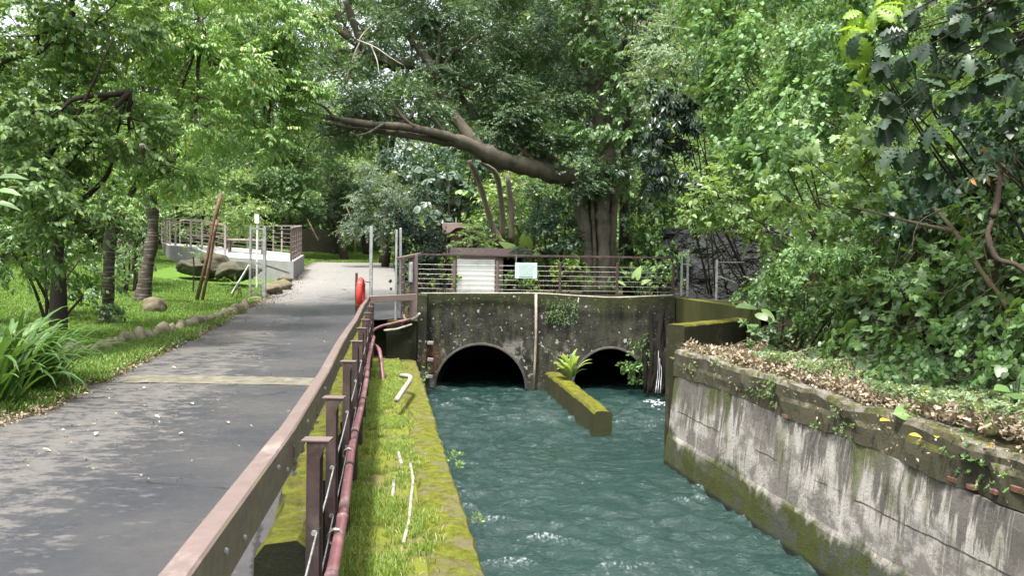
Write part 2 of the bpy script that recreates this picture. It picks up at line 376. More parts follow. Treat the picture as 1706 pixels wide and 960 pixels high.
def m_headwall():
    m = M('dark_mossy_concrete', .92, .25); z = m.xyz(m.pos())
    c = m.mix(m.step(m.noise(2.2, 10, .75), .36, .64), (.012, .013, .01), (.085, .08, .064)); c = m.mix(m.op('MULTIPLY', m.step(m.noise(.9, 9, .75, sc=(1, 1, .6), off=(5, 5, 1)), .46, .56), .75), c, (.014, .014, .011))
    c = m.mix(m.op('MULTIPLY', m.step(m.noise(1, 8, .7, sc=(4, 4, .6), off=(2, 0, 5)), .5, .62), .7), c, (.07, .08, .03))
    c = m.mix(m.op('MULTIPLY', m.step(m.noise(1, 8, .7, sc=(7, 7, .4), off=(7, 0, 2)), .56, .64), .55), c, (.09, .08, .06))
    g = m.maprange(m.op('ADD', z[2], m.op('MULTIPLY', m.noise(1.6, 6), -.7)), .1, .5); c = m.mix(m.op('MULTIPLY', g, .6), c, (.05, .06, .014))
    sp = m.op('MULTIPLY', m.step(m.op('ADD', m.noise(5.5, 2, .5, off=(2, 4, 4)), m.op('MULTIPLY', m.noise(26, 5, .8), .12)), .715, .735), m.step(m.noise(1.1, 3, off=(3, 2, 5)), .44, .5)); c = m.mix(sp, c, m.mix(m.noise(14, 5), (.26, .25, .23), (.5, .49, .46)))
    d2 = m.op('ADD', m.noise(13, 2, .5, off=(7, 7, 2)), m.op('MULTIPLY', m.noise(40, 5, .8), .14))
    c = m.mix(m.op('MULTIPLY', m.step(d2, .735, .755), m.step(m.noise(.8, 4, off=(8, 2, 1)), .46, .52)), c, (.4, .39, .37))
    lo = m.op('MULTIPLY', m.maprange(m.op('ADD', z[2], m.op('MULTIPLY', m.noise(1.4, 6, .7), .9)), .2, -.05), m.step(m.noise(2.2, 8, .75, sc=(1, 1, .7), off=(1, 1, 9)), .53, .58))
    c = m.mix(m.op('MULTIPLY', lo, .75), c, m.mix(m.noise(20, 5), (.14, .12, .1), (.42, .39, .36)))
    ru = m.op('MULTIPLY', m.maprange(m.op('ADD', m.op('ABSOLUTE', m.op('ADD', z[0], 2.06)), m.op('ABSOLUTE', m.op('MULTIPLY', m.op('ADD', z[2], .75), .6))), .34, .2), m.step(m.noise(7, 6, .7), .45, .5)); c = m.mix(m.op('MULTIPLY', ru, .7), c, (.13, .05, .018))
    m.col(c); m.bump(m.noise(14, 9, .75), .8, .04); return m.m
def m_moss(name, side=(.04, .04, .025), moss=(.2, .2, .012), cover=.45, low=(.05, .065, .015), grey=(.13, .12, .105)):
    """mossy old concrete: the moss sits on faces that look up, algae streaks on the sides"""
    m = M(name, .95, .2); g = m.n.new('ShaderNodeNewGeometry'); nz = m.xyz(g.outputs['Normal'])[2]
    n = m.noise(6, 9, .75); s = m.mix(m.noise(1, 8, .7, sc=(5, 5, 1), off=(4, 1, 0)), side, low); s = m.mix(m.step(m.noise(2.5, 8, .7), .57, .68), s, tuple(q*.55 for q in grey))
    mm = m.mix(m.step(m.noise(9, 8, .8), .38, .62), tuple(q*.28 for q in moss), tuple(q*.85 for q in moss)); mm = m.mix(m.step(m.noise(4.5, 8, .8, off=(1, 8, 3)), .52, .62), mm, (.1, .075, .035)); mm = m.mix(m.step(m.noise(3.3, 8, .75, off=(7, 3, 1)), cover+.08, cover+.2), mm, grey)
    f = m.maprange(m.op('ADD', nz, m.op('MULTIPLY', m.op('SUBTRACT', n, .5), 1.2)), .35, .6)
    m.col(m.mix(f, s, mm)); m.bump(m.noise(40, 8, .8), .9, .03); return m.m
def m_water():
    m = M('teal_water', .05, .6); m.b.inputs['IOR'].default_value = 1.33
    n = m.noise(.9, 4, .6, off=(2, 1, 0)); c = m.mix(n, (.008, .025, .022), (.0185, .041, .0355))
    m.col(c)
    foam_glint = m.op('MULTIPLY', m.op('MULTIPLY', m.attr('foam'), .55), m.step(m.noise(26, 6, .85, sc=(1, .55, 1)), .52, .6)); c2 = m.mix(foam_glint, c, (.55, .62, .62)); m.col(c2)  # white crest flecks: sky glints painted into the colour, together with foam
    m.rough(m.op('ADD', m.op('MULTIPLY', foam_glint, .5), .05))
    h = m.op('ADD', m.noise(7, 6, .65, sc=(.8, 1.1, 1), dist=.8), m.op('MULTIPLY', m.noise(24, 4, .6), .3)); m.bump(h, .75, .07); return m.m
def m_bark(name, a, b, ring=0, moss=None, sc=(6, 6, .9)):
    m = M(name, .95, .15); c = m.mix(m.noise(3, 8, .75, sc=sc), a, b)
    if ring: 
        r = m.noise(3, 6, .7, sc=(.8, .8, 9)); c = m.mix(m.op('MULTIPLY', m.step(r, .52, .6), ring), c, (.36, .34, .31))
    if moss: c = m.mix(m.step(m.noise(2.2, 7, .7, off=(1, 6, 2)), .5, .64), c, moss)
    m.col(c); m.bump(m.noise(6, 8, .8, sc=sc), .9, .04); return m.m
def m_rail():
    m = M('brown_paint', .42, .45); z = m.xyz(m.pos()); g = m.n.new('ShaderNodeNewGeometry'); N = m.xyz(g.outputs['Normal'])
    c = m.mix(m.noise(5, 8, .7), (.12, .084, .076), (.165, .124, .112)); c = m.mix(m.step(m.noise(9, 8, .75, off=(3, 3, 0)), .58, .7), c, (.17, .12, .11))
    c = m.mix(m.op('MULTIPLY', m.step(m.noise(26, 6, .8, off=(2, 2, 7)), .64, .68), .7), c, (.2, .13, .09)); c = m.mix(m.op('MULTIPLY', m.step(m.noise(3.1, 9, .8, sc=(1, .5, 1), off=(5, 1, 1)), .56, .66), .5), c, (.28, .24, .215))
    ds = m.op('MULTIPLY', m.step(m.noise(2.2, 7, .75, sc=(3, 1, 3), off=(2, 5, 2)), .44, .6), m.op('ABSOLUTE', N[0])); c = m.mix(m.op('MULTIPLY', ds, .7), c, (.17, .16, .075))     # algae film
    m.col(c); m.rough(m.maprange(m.noise(18, 5), .3, .7, .34, .58)); m.bump(m.noise(90, 3), .12, .004); return m.m
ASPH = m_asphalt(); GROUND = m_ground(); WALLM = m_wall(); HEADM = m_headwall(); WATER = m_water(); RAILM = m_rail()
LEDGE = m_soil('ledge_turf', (.1, .085, .04), (.22, .195, .085), (.2, .23, .03), .45)
MOSSC = m_moss('moss_coping'); MOSSD = m_moss('moss_block', (.012, .013, .009), (.15, .16, .015), .5, (.022, .026, .01))
MOSSW = m_moss('moss_wing', (.045, .045, .02), (.17, .19, .02), .5, (.095, .1, .025), (.09, .075, .05))
CAPM = m_moss('coping_concrete', (.055, .049, .038), (.13, .14, .03), .36, (.085, .082, .042), (.21, .19, .16))
BRICK = plain('old_brick', (.16, .075, .052), .95, var=.5, scale=11, bump=.8, dirt=(.07, .065, .045))
STEEL = plain('galvanised_steel', (.42, .43, .43), .45, .6, .2, 9, dirt=(.2, .19, .17)); CABLE = plain('steel_cable', (.3, .29, .26), .4, .5, .2, 30)
PVCR = plain('faded_red_pvc', (.17, .075, .08), .4, var=.2, scale=5, dirt=(.33, .22, .21)); PVCW = plain('dirty_white_pvc', (.32, .3, .25), .65, var=.25, scale=9, dirt=(.2, .17, .1))
DKBR = plain('dark_brown_metal', (.065, .042, .04), .5, var=.3, scale=7, dirt=(.11, .08, .07)); PINKBR = plain('dusty_brown_roof', (.46, .34, .32), .65, var=.12, scale=4, dirt=(.34, .24, .22))
REDBR = plain('red_brown_board', (.155, .085, .075), .7, var=.2, scale=4); BLACKM = plain('dark_interior', (.012, .01, .012), .9, var=.2)
CONC = plain('grey_concrete', (.26, .26, .255), .9, var=.12, scale=5, bump=.3, spec=.2); CONCT = plain('pale_concrete_floor', (.5, .49, .47), .85, var=.1, scale=3, bump=.2)
WHITE = plain('white_panel', (.85, .85, .83), .5, var=.06, scale=3, dirt=(.55, .54, .5)); SIGNM = plain('pale_acrylic', (.5, .62, .6), .25, var=.06, scale=8)
RED = plain('red_float', (.58, .05, .04), .7, var=.12, scale=7, bump=.1); WOOD = plain('weathered_stake', (.17, .105, .07), .85, var=.4, scale=12, bump=.5)
STONE = plain('tan_stone', (.2, .175, .115), .92, var=.45, scale=6, bump=.6, dirt=(.09, .1, .035)); ROCKM = plain('mossy_rock', (.13, .11, .07), .95, var=.4, scale=4, bump=.8, dirt=(.06, .08, .02))
ROCKV = plain('dark_mossy_rock', (.06, .055, .035), .95, var=.5, scale=3, bump=1., dirt=(.035, .06, .015)); ROCKD = plain('dark_stone', (.075, .08, .085), .8, var=.5, scale=5, bump=.8, dirt=(.16, .17, .17))
BARKD = m_bark('dark_bark', (.022, .018, .014), (.07, .058, .045)); BARKR = m_bark('ringed_bark', (.04, .032, .026), (.11, .09, .07), .6)
BARKB = m_bark('banyan_bark', (.045, .039, .031), (.18, .155, .12), 0, (.05, .058, .03)); BARKP = m_bark('pale_bark', (.13, .11, .085), (.27, .24, .19))
# ================================================================== GROUND
def rz(Y): return np.interp(Y, [-60, 9, 11.5, 15, 20, 26, 31, 36, 45, 52, 60, 80, 140, 400], [0, 0, 0, .1, .3, .55, .92, 1.3, 1.76, 1.9, 2.3, 3.2, 5, 6])
def hill0(Y): return 6.35+np.clip(Y-8, 0, 6)*.045+np.interp(Y, [12.5, 16], [0, 1])*np.clip(6.1+.15*np.asarray(Y, float)-6.6, 0, 9)
def gh(t, Y, cut=False):
    t, Y = np.broadcast_arrays(np.asarray(t, float), np.asarray(Y, float)); X = t-.15*Y; b = rz(Y)
    nz = (fbm(X*.7, Y*.7, 4, 3)-.47)*.16
    # left of the rail: road bed, verge, lawn
    d = np.clip(-3.85-t, 0, None); L = b-.04+np.minimum(d, .25)*.2+np.clip(d-1, 0, 8)*.055+nz*np.clip(d-.1, 0, 1)+np.clip(d-16, 0, 30)*.12
    L = np.where(t > -3.85, b-.04, L)
    far = np.clip(Y-52, 0, 200); L = L+np.minimum(far, 12)*.03+np.clip(far-14, 0, 70)*.24*np.clip(1, 0, 1)
    # canal side
    led = np.interp(Y, [0, 14, 20.5], [-.72, -.72, -.66])+nz*.25
    bank = .2+nz*.9+np.clip(t-5.2, 0, 1.6)*.12; t0 = hill0(Y)
    hill = np.clip(t-t0, 0, 5.2)*1.5+np.clip(t-t0-5.2, 0, 30)*.5
    R = bank+hill
    R = np.where((Y > 15.2) & (X > 4.6), np.maximum(R, .62), R)
    canal = ((t > .55) & (t < 4.85) & (Y < 22.2)) | ((t > .55) & (X < 4.62) & (Y > 14.3) & (Y < 22.2))
    S = np.where(t <= .55, led, R); S = np.where(canal, -2.6, S)
    hb = np.clip(X-7.5, 0, 8)*1.1+np.clip(Y-33, 0, 60)*np.clip((X+5)/5, 0, 1)*.42
    B = np.maximum(.78, b*.55)+nz*.6+hb
    w = np.clip((t-.35)/.6, 0, 1); B = L*(1-w)+B*w
    S = np.where(Y > 22.2, B, S)
    if cut: S = np.where((Y > 22.2) & (Y < 29.3) & (X > -2.3) & (X < 4.15), -2.6, S)
    led2 = np.where((t <= .55) & (Y > 20.9), b-.04, S); S = np.where(Y > 22.2, S, led2)
    return np.where(t < -.5, L, S)
ts = np.unique(np.concatenate([[-500, -250, -120, -80], np.arange(-50, -16, 1.5), np.arange(-16, -4, .3), np.arange(-4, -.6, .4), [-.55, -.45], np.arange(-.3, .5, .2), [.5, .6], np.arange(1, 4.6, .6), [4.8, 4.9],
     np.arange(5.1, 14, .22), np.arange(14, 40, 1.5), [50, 80, 120, 250, 500]]))
ys = np.unique(np.concatenate([[-400, -150, -60, -30, -15], np.arange(-8, 20.5, .3), [20.6, 20.85, 20.95], np.arange(21.2, 22, .25), [22.15, 22.25], np.arange(22.5, 50, .5), np.arange(50, 100, 2), [110, 140, 200, 300, 600]]))
T, Y = np.meshgrid(ts, ys, indexing='ij'); H = gh(T, Y, True); V = np.stack([T-.15*Y, Y, H], -1).reshape(-1, 3); n2 = len(ys)
ii, jj = np.meshgrid(np.arange(len(ts)-1), np.arange(n2-1), indexing='ij'); a = (ii*n2+jj).ravel()
tag(link('ground', mesh_arr('ground', V, np.stack([a, a+n2, a+n2+1, a+1], -1), smooth=True), GROUND), 'green lawn and bare earth sloping up beside the road and canal', 'ground', kind='structure')
def gz(x, y): return float(gh(x+.15*y, y))
def sheet(name, mat, tl, yl, zf, kind='structure', label=None, cat=None, edge=None):
    T, Y = np.meshgrid(tl, yl, indexing='ij'); n2 = len(yl)
    if edge is not None: T = T+edge(T, Y)
    V = np.stack([T-.15*Y, Y, zf(T, Y)], -1).reshape(-1, 3); ii, jj = np.meshgrid(np.arange(len(tl)-1), np.arange(n2-1), indexing='ij'); a = (ii*n2+jj).ravel()
    return tag(link(name, mesh_arr(name, V, np.stack([a, a+n2, a+n2+1, a+1], -1), smooth=True), mat), label, cat, kind=kind)
yl = np.concatenate([np.arange(-40, 0, 2), np.arange(0, 60, .4)])
def redge(T, Y): return np.where(T < -3.7, (fbm(Y*1.3, T*0, 4, 5)-.5)*.5+np.where(Y > 40, -(Y-40)**2*.05, 0), np.where((T > -.6), np.clip((Y-20.2)*3, 0, .95), 0))
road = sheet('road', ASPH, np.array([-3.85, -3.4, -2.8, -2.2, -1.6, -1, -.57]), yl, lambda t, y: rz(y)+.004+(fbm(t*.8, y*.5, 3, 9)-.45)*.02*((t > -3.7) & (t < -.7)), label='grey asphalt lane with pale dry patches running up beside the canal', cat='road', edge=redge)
JNT = plain('sandy_joint', (.125, .115, .085), .9, var=.4, scale=7, bump=.6, dirt=(.06, .062, .045))
sheet('road_joint', JNT, np.arange(-3.55, -.58, .12), np.array([11.12, 11.2, 11.35, 11.5, 11.65, 11.76, 11.82]), lambda t, y: rz(y)+.026-.014*(np.abs(y-11.45) > .28)+(fbm(t*9, y*9, 3, 17)-.5)*.02, label='pale sandy joint strip crossing the asphalt lane', cat='road joint')
DX, DY = np.meshgrid(np.arange(-2.75, 4.9, .25), np.arange(22.15, 29.9, .25), indexing='ij'); DZ = gh(DX+.15*DY, np.maximum(DY, 22.3))+.012; n2 = DX.shape[1]
gi = (np.arange(DX.shape[0]-1)[:, None]*n2+np.arange(n2-1)[None]).ravel()
tag(link('bridge_deck', mesh_arr('bridge_deck', np.stack([DX, DY, DZ], -1).reshape(-1, 3), np.stack([gi, gi+n2, gi+n2+1, gi+1], -1), smooth=True), GROUND), 'planted earth deck lying over the two culverts', 'deck', kind='structure')
# turf ledge between rail and canal
sheet('canal_ledge', LEDGE, np.arange(-.46, .36, .08), np.arange(-6, 20.9, .2), lambda t, y: np.interp(y, [0, 14, 20.5], [-.7, -.7, -.64])+(fbm((t-.15*y)*3, y*3, 4, 21)-.47)*.1+.012, label='narrow grassy ledge between the rail and the canal', cat='ledge')
# water
wt = np.arange(.45, 5.3, .045); wt = np.concatenate([wt, np.arange(5.3, 8.2, .09)]); wy = np.concatenate([np.arange(-40, 3, .5), np.arange(3, 14, .045), np.arange(14, 23.2, .06), np.arange(23.2, 29, .3)])
T, Y = np.meshgrid(wt, wy, indexing='ij'); X = T-.15*Y
wxp = X+.5*fbm(X*.7, Y*.5, 3, 31); wyp = Y+.7*fbm(X*.6+9, Y*.4, 3, 37); Z = np.zeros_like(X); rw = np.random.default_rng(4)
for k in range(46):
    lam = .13*1.045**k*rw.uniform(.9, 1.1); q = rw.normal(-1.45, .6); w = 2*PI/lam; ph = w*(wxp*math.cos(q)+wyp*math.sin(q))+rw.uniform(0, 7)
    Z += (1-np.abs(np.sin(ph*.5))-.36)*lam*.0135
Z *= .9+1.9*fbm(X*.5+3, Y*.35, 3, 41)
crest = np.clip((Z-np.percentile(Z, 90))/max(1e-6, np.percentile(Z, 99.5)-np.percentile(Z, 90)), 0, 1)*np.clip((fbm(X*.8, Y*.6+4, 4, 51)-.42)*6, 0, 1)
gi = (np.arange(len(wt)-1)[:, None]*len(wy)+np.arange(len(wy)-1)[None]).ravel(); n2 = len(wy)
me_ = mesh_arr('water', np.stack([X, Y, -1.57+Z], -1).reshape(-1, 3), np.stack([gi, gi+n2, gi+n2+1, gi+1], -1), {'foam': crest.ravel()}, smooth=True)  # crest mask carries the painted sky glints as well as foam
tag(link('water', me_, WATER), 'fast teal canal water with choppy glinting ripples', 'water', kind='structure')
# ================================================================== CANAL WALLS
def rough_wall(name, mat, parent, tl, yy, prof, nse=.02, seed=0, endcap=True):
    """long wall running with the canal: prof(y) -> list of (t, z); noise roughens it"""
    P = [prof(y) for y in yy]; n = len(P[0]); V = []
    for y, p in zip(yy, P):
        for t, z in p: V.append((t-.15*y, y, z))
    V = np.array(V); d = (fbm(V[:, 1]*4+V[:, 2]*3, V[:, 2]*5+V[:, 0]*4, 4, seed)-.47)*nse*2; V[:, 0] += d; V[:, 2] += (fbm(V[:, 1]*3, V[:, 0]*6, 4, seed+5)-.47)*nse*1.4*(V[:, 2] > -1.3)
    m = MB(); F = [(i*n+k, (i+1)*n+k, (i+1)*n+k+1, i*n+k+1) for i in range(len(yy)-1) for k in range(n-1)]
    if endcap: F += [tuple(range(n)), tuple((len(yy)-1)*n+k for k in range(n-1, -1, -1))]
    m.add(V, F); return m.build(name, mat, parent, smooth=False)
# left wall (inner face mossy, top strip of moss)
lw = thing('canal_wall', 'low mossy wall top edging the canal beside the grassy ledge', 'wall', (.3, 8, -.7), kind='thing')
SIDEW = m_moss('wet_dark_wall', (.02, .022, .016), (.2, .2, .012), .45, (.035, .04, .014), (.15, .125, .09))
rough_wall('wall_face', SIDEW, lw, None, np.arange(-40, 21.95, .22), lambda y: [(.74, -2.2), (.735, -1.5), (.73, -1.1), (.725, -.8), (.715, -.715), (.66, -.69)], .025, 3, False)
MOSSY = m_moss('yellow_moss', (.045, .045, .028), (.2, .225, .018), .42, (.08, .09, .02), (.15, .125, .085))
rough_wall('coping', MOSSY, lw, None, np.concatenate([np.arange(-40, 4, 1), np.arange(4, 21.9, .09)]), lambda y: [(.77, -.83), (.765, -.72), (.735, -.67), (.6, -.655), (.5, -.66), (.4, -.665), (.33, -.7), (.33, -.82)], .035, 8)
# right wall
rw_ = thing('canal_wall', 'tall stained pale wall of the far bank with a moss band at the water', 'wall', (3, 10, -1.5), kind='thing')
def rtop(y): return -.16+.06*np.clip((y-6.5)/4, 0, 1)+.02*math.sin(y*1.7)
yy = np.concatenate([np.arange(-40, 2, 2), np.arange(2, 13.81, .16), [13.82]])
rough_wall('wall_face', WALLM, rw_, None, yy, lambda y: [(4.6, -2.3), (4.62, -1.7), (4.63, -1.5), (4.645, -1.3), (4.67, -1.12), (4.695, -1.06), (4.71, -.8), (4.74, -.5), (4.765, -.3), (4.785, rtop(y)), (4.95, rtop(y))], .014, 12)
cy = np.concatenate([np.arange(-40, 2, 2), np.arange(2, 13.84, .07), [13.84]]); ck = np.random.default_rng(9)
def cprof(y):
    k = np.clip((y-6)/7, 0, 1); e = (1-k)*(fbm(np.array([y*2.2]), np.array([3.]), 4, 61)[0]-.38)*.24; e2 = (1-k)*(fbm(np.array([y*3.1]), np.array([8.]), 3, 66)[0]-.3)*.2
    e = max(-.05, e); e2 = max(-.03, e2); zt = .33-.1*(1-k)+(fbm(np.array([y*1.5]), np.array([1.]), 4, 71)[0]-.5)*.1
    return [(4.96, -.2), (4.775+e2*.6, rtop(y)+.005), (4.775+e2, -.02), (4.772+e2*.8+e*.3, .07), (4.785+e, .12), (4.79+e, zt-.05), (4.82+e, zt), (4.95+e*.4, zt+.005), (5.12, zt-.01), (5.2, .1)]
rough_wall('coping', CAPM, rw_, None, cy, cprof, .03, 15)
for y in np.arange(3.2, 10.4, .24):
    for rr in range(2):
        if ck.random() < (.62 if rr == 0 else .3)*(1 if y < 7.6 else .22):
            p = cprof(y)[1+rr]; MB().box((p[0]+.02+ck.uniform(-.02, .035)-.15*y, y+ck.uniform(-.05, .05), -.1+rr*.085+ck.uniform(-.02, .02)), (.12, ck.uniform(.05, .19), ck.uniform(.035, .06)), Matrix.Rotation(.149+ck.uniform(-.1, .1), 3, 'Z') @ Matrix.Rotation(ck.uniform(-.08, .08), 3, 'Y')).build('brick', BRICK, rw_, bevel=.006)
# road-side kerb wall under the rail
kb = MB()
K = [(-.62, -.3), (-.625, .16), (-.585, .245), (-.43, .25), (-.375, .2), (-.37, -.9)]
rough_wall('kerb_wall', MOSSD, None, None, np.concatenate([[4.1, 4.13, 4.2, 4.3], np.arange(4.4, 19.2, .1)]), lambda y: [(t, z+float(rz(y))) for t, z in K], .06, 23)
tag(bpy.data.objects['kerb_wall'], 'long mossy kerb wall under the brown guard rail', 'kerb wall', kind='thing')
tag(rough_wall('retaining_wall', SIDEW, None, None, np.arange(-8, 21.3, .4), lambda y: [(-.56, -1.2), (-.545, -.1+float(rz(y))), (-.5, -.02+float(rz(y))), (-.43, -.03+float(rz(y))), (-.42, -1.2)], .008, 27), 'dark low retaining wall holding the road above the grassy ledge', 'retaining wall', kind='thing')
# ------------------------------------------------------------------ headwall with two arches
hw = thing('culvert_headwall', 'dark mossy concrete headwall with two arched culvert mouths', 'headwall', (.8, 22, -1.5))
Yh = 22.; ARC = [(-.79, 1.185, 1.17), (2.62, 1.0, 1.13)]; ZW = -1.57
def hbot(x):
    for c, a, h in ARC:
        if abs(x-c) < a: return ZW+h*math.sqrt(max(0, 1-((x-c)/a)**2))
    return -2.3
xs = sorted(set(np.round(np.concatenate([np.arange(-2.56, 4.31, .12)]+[c+a*np.cos(np.linspace(0, PI, 41)) for c, a, h in ARC]), 4)))
fw = MB(); ztop = .93
def zt_(x): return ztop+.012*math.sin(x*3)
for x0, x1 in zip(xs[:-1], xs[1:]):
    xm = (x0+x1)/2; inside = any(abs(xm-c) < a for c, a, h in ARC)
    b0, b1 = (hbot(x0), hbot(x1)) if inside else (-2.3, -2.3)
    if inside:
        b0 = max(b0, ZW); b1 = max(b1, ZW)
    zs0 = np.linspace(b0, zt_(x0), 9); zs1 = np.linspace(b1, zt_(x1), 9)
    for k in range(8): fw.add([(x0, Yh, zs0[k]), (x1, Yh, zs1[k]), (x1, Yh, zs1[k+1]), (x0, Yh, zs0[k+1])], [(0, 1, 2, 3)])
    fw.add([(x0, Yh, zt_(x0)), (x1, Yh, zt_(x1)), (x1, Yh+.5, zt_(x1)), (x0, Yh+.5, zt_(x0))], [(0, 1, 2, 3)])
for c, a, h in ARC: 
    for s in (-1, 1): fw.add([(c+s*a, Yh, -2.3), (c+s*a, Yh, ZW), (c+s*a, Yh+.02, ZW), (c+s*a, Yh+.02, -2.3)], [(0, 1, 2, 3)])
fw.build('wall_face', HEADM, hw)
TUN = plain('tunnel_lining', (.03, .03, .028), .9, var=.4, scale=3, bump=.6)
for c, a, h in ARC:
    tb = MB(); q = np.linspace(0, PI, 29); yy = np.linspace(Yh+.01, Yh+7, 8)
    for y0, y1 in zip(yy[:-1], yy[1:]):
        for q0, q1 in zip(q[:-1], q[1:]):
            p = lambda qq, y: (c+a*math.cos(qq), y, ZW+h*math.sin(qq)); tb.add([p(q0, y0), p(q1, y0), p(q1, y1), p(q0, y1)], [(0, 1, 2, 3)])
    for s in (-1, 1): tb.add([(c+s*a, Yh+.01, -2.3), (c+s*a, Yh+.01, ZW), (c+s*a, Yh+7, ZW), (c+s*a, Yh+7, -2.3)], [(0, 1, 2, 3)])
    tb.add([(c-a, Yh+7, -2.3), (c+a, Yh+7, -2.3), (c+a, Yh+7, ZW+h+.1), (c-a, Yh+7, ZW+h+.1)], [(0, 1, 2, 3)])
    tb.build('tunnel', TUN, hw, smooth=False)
    rg = MB(); q = np.linspace(.02, PI-.02, 33)
    for q0, q1 in zip(q[:-1], q[1:]):
        def p(qq, d, y): return (c+(a+d)*math.cos(qq), y, ZW+(h+d)*math.sin(qq))
        A = [p(q0, -.012, Yh-.035), p(q1, -.012, Yh-.035), p(q1, .025, Yh-.03), p(q0, .025, Yh-.03), p(q0, -.012, Yh+.05), p(q1, -.012, Yh+.05), p(q1, .05, Yh+.003), p(q0, .05, Yh+.003)]
        rg.add(A, [(0, 1, 2, 3), (0, 4, 5, 1), (3, 2, 6, 7)])
    rg.build('arch_rim', plain('arch_rim_concrete', (.06, .056, .048), .9, var=.4, scale=6, bump=.5, dirt=(.05, .045, .035)), hw, smooth=False)
pl = MB(); pl.box((-2.4, 21.87, -.72), (.42, .28, 3.25)); pl.build('pilaster', HEADM, hw, bevel=.03)
tag(MB().add([], []).box((.8, 22.34, .87), (6.9, .3, .1)).build('bridge_kerb', MOSSD, bevel=.015), 'low dark kerb along the bridge deck edge under the cable fence', 'kerb', kind='thing')
# divider
dv = MB(); n = 70; pv = []
for i in range(n+1):
    u = i/n; y = 15.84+(21.98-15.84)*u; cx = 1.765+(1.1-1.765)*u; j = (fbm(np.array([y*3]), np.array([1.]), 4, 81)[0]-.5)*.13
    w = .18+.03*u; zt = -1.07-.015*u+j*.6
    pv.append([(cx-w-j*.5, y, -2.2), (cx-w-j*.5, y, -1.6), (cx-w+.01, y, zt-.05), (cx-w+.05, y, zt), (cx, y, zt+.01), (cx+w-.05, y, zt), (cx+w+j*.4, y, zt-.04), (cx+w+j, y, -1.6), (cx+w, y, -2.2)])
m_ = 9; dv.add([p for r in pv for p in r], [(i*m_+k, (i+1)*m_+k, (i+1)*m_+k+1, i*m_+k+1) for i in range(n) for k in range(m_-1)]+[tuple(range(m_))])
tag(dv.build('divider_wall', m_moss('divider_moss', (.03, .031, .022), (.19, .2, .015), .5, (.06, .065, .018), (.1, .09, .07))), 'low mossy divider wall running out into the water between the culverts', 'divider wall', kind='thing')
# wing wall, recess and end block
wg = MB(); A = [(4.30, 22.45), (4.38, 20), (4.5, 17.6), (4.62, 15.6)]
for (x0, y0), (x1, y1) in zip(A[:-1], A[1:]): wg.add([(x0, y0, -2.3), (x1, y1, -2.3), (x1, y1, .91), (x0, y0, .91), (x0+.3, y0, .91), (x1+.3, y1, .91), (x1+.3, y1, .2), (x0+.3, y0, .2)], [(0, 1, 2, 3), (3, 2, 5, 4), (4, 5, 6, 7)])
tag(wg.build('wing_wall', MOSSW), 'yellow-green mossy wing wall at the right end of the headwall', 'wing wall', kind='thing')
eb = MB(); a = np.array([2.9, 14.05]); b = np.array([4.75, 16.55]); d = nrm(b-a); nn = np.array([-d[1], d[0]])*.33; nb = 16; pv = []
for i in range(nb+1):
    p = a+(b-a)*i/nb; z = .7+.004*math.sin(i*2.1)
    pv.append([(*(p-nn*0), -.4), (*(p), z-.03), (*(p+nn*.08), z), (*(p+nn*.92), z), (*(p+nn), z-.03), (*(p+nn), -2.3)])
eb.add([q for r in pv for q in r], [(i*6+k, (i+1)*6+k, (i+1)*6+k+1, i*6+k+1) for i in range(nb) for k in range(5)]+[tuple(range(6)), tuple(nb*6+k for k in range(5, -1, -1))])
tag(eb.build('end_wall', m_moss('end_wall_moss', (.018, .018, .013), (.2, .2, .02), .52, (.05, .05, .02), (.16, .14, .11))), 'dark end wall with moss along its top, above the leaf litter', 'end wall', kind='thing')
tag(MB().box((2.98, 14.2, -1.0), (.6, .6, 2.3)).build('wall_stub', SIDEW, bevel=.02), 'dark end face of the far bank wall beside the waterfall gap', 'wall end', kind='thing')
# ================================================================== GUARD RAIL
def tw(t, Y, z): return np.array([t-.15*Y, Y, z])
PT = [2.0, 3.82, 5.06, 7.0, 8.9, 10.8, 12.55, 14.4, 16.6, 18.5, 20.2]
gr = thing('guard_rail', 'brown steel guard rail with cables between the road and the ledge', 'guard rail', tuple(tw(-.34, 4, -.7)))
BMP = [tw(-.53, -2.0, .875), tw(-.52, 1.0, .868), tw(-.445, 3.74, .862)]
BMP2 = [tw(-.445, 3.74, .862)]+[tw(-.44, y, .86+.02*math.sin(y*.9)+.3*max(0, 0)) for y in (6, 8, 10, 12, 14, 16, 18)]+[tw(-.42, 20.1, .90)]
def beam(path, w, h, name):
    m = MB(); n = len(path); vs = []
    for i, p in enumerate(path):
        d = nrm(path[min(i+1, n-1)]-path[max(i-1, 0)]); x = nrm(np.cross(d, [0, 0, 1])); z = np.array([0, 0, 1.]); c = .008
        for sx, sz in ((-w/2+c, 0), (w/2-c, 0), (w/2, -c), (w/2, -h+c), (w/2-c, -h), (-w/2+c, -h), (-w/2, -h+c), (-w/2, -c)): vs.append(p+x*sx+z*sz)
    m.add(vs, [(i*8+k, i*8+(k+1) % 8, (i+1)*8+(k+1) % 8, (i+1)*8+k) for i in range(n-1) for k in range(8)]+[tuple(range(7, -1, -1)), tuple((n-1)*8+k for k in range(8))])
    return m.build(name, RAILM, gr)
beam(BMP, .078, .18, 'beam'); beam([p+np.array([0, .006, -.004]) for p in BMP2], .074, .176, 'beam')
beam([tw(-.42, 20.06, .895), W(655, 500, 20.15)*[1, 1, 0]+[0, 0, .93], W(692, 490, 20.3)*[1, 1, 0]+[0, 0, .96]], .075, .16, 'beam')
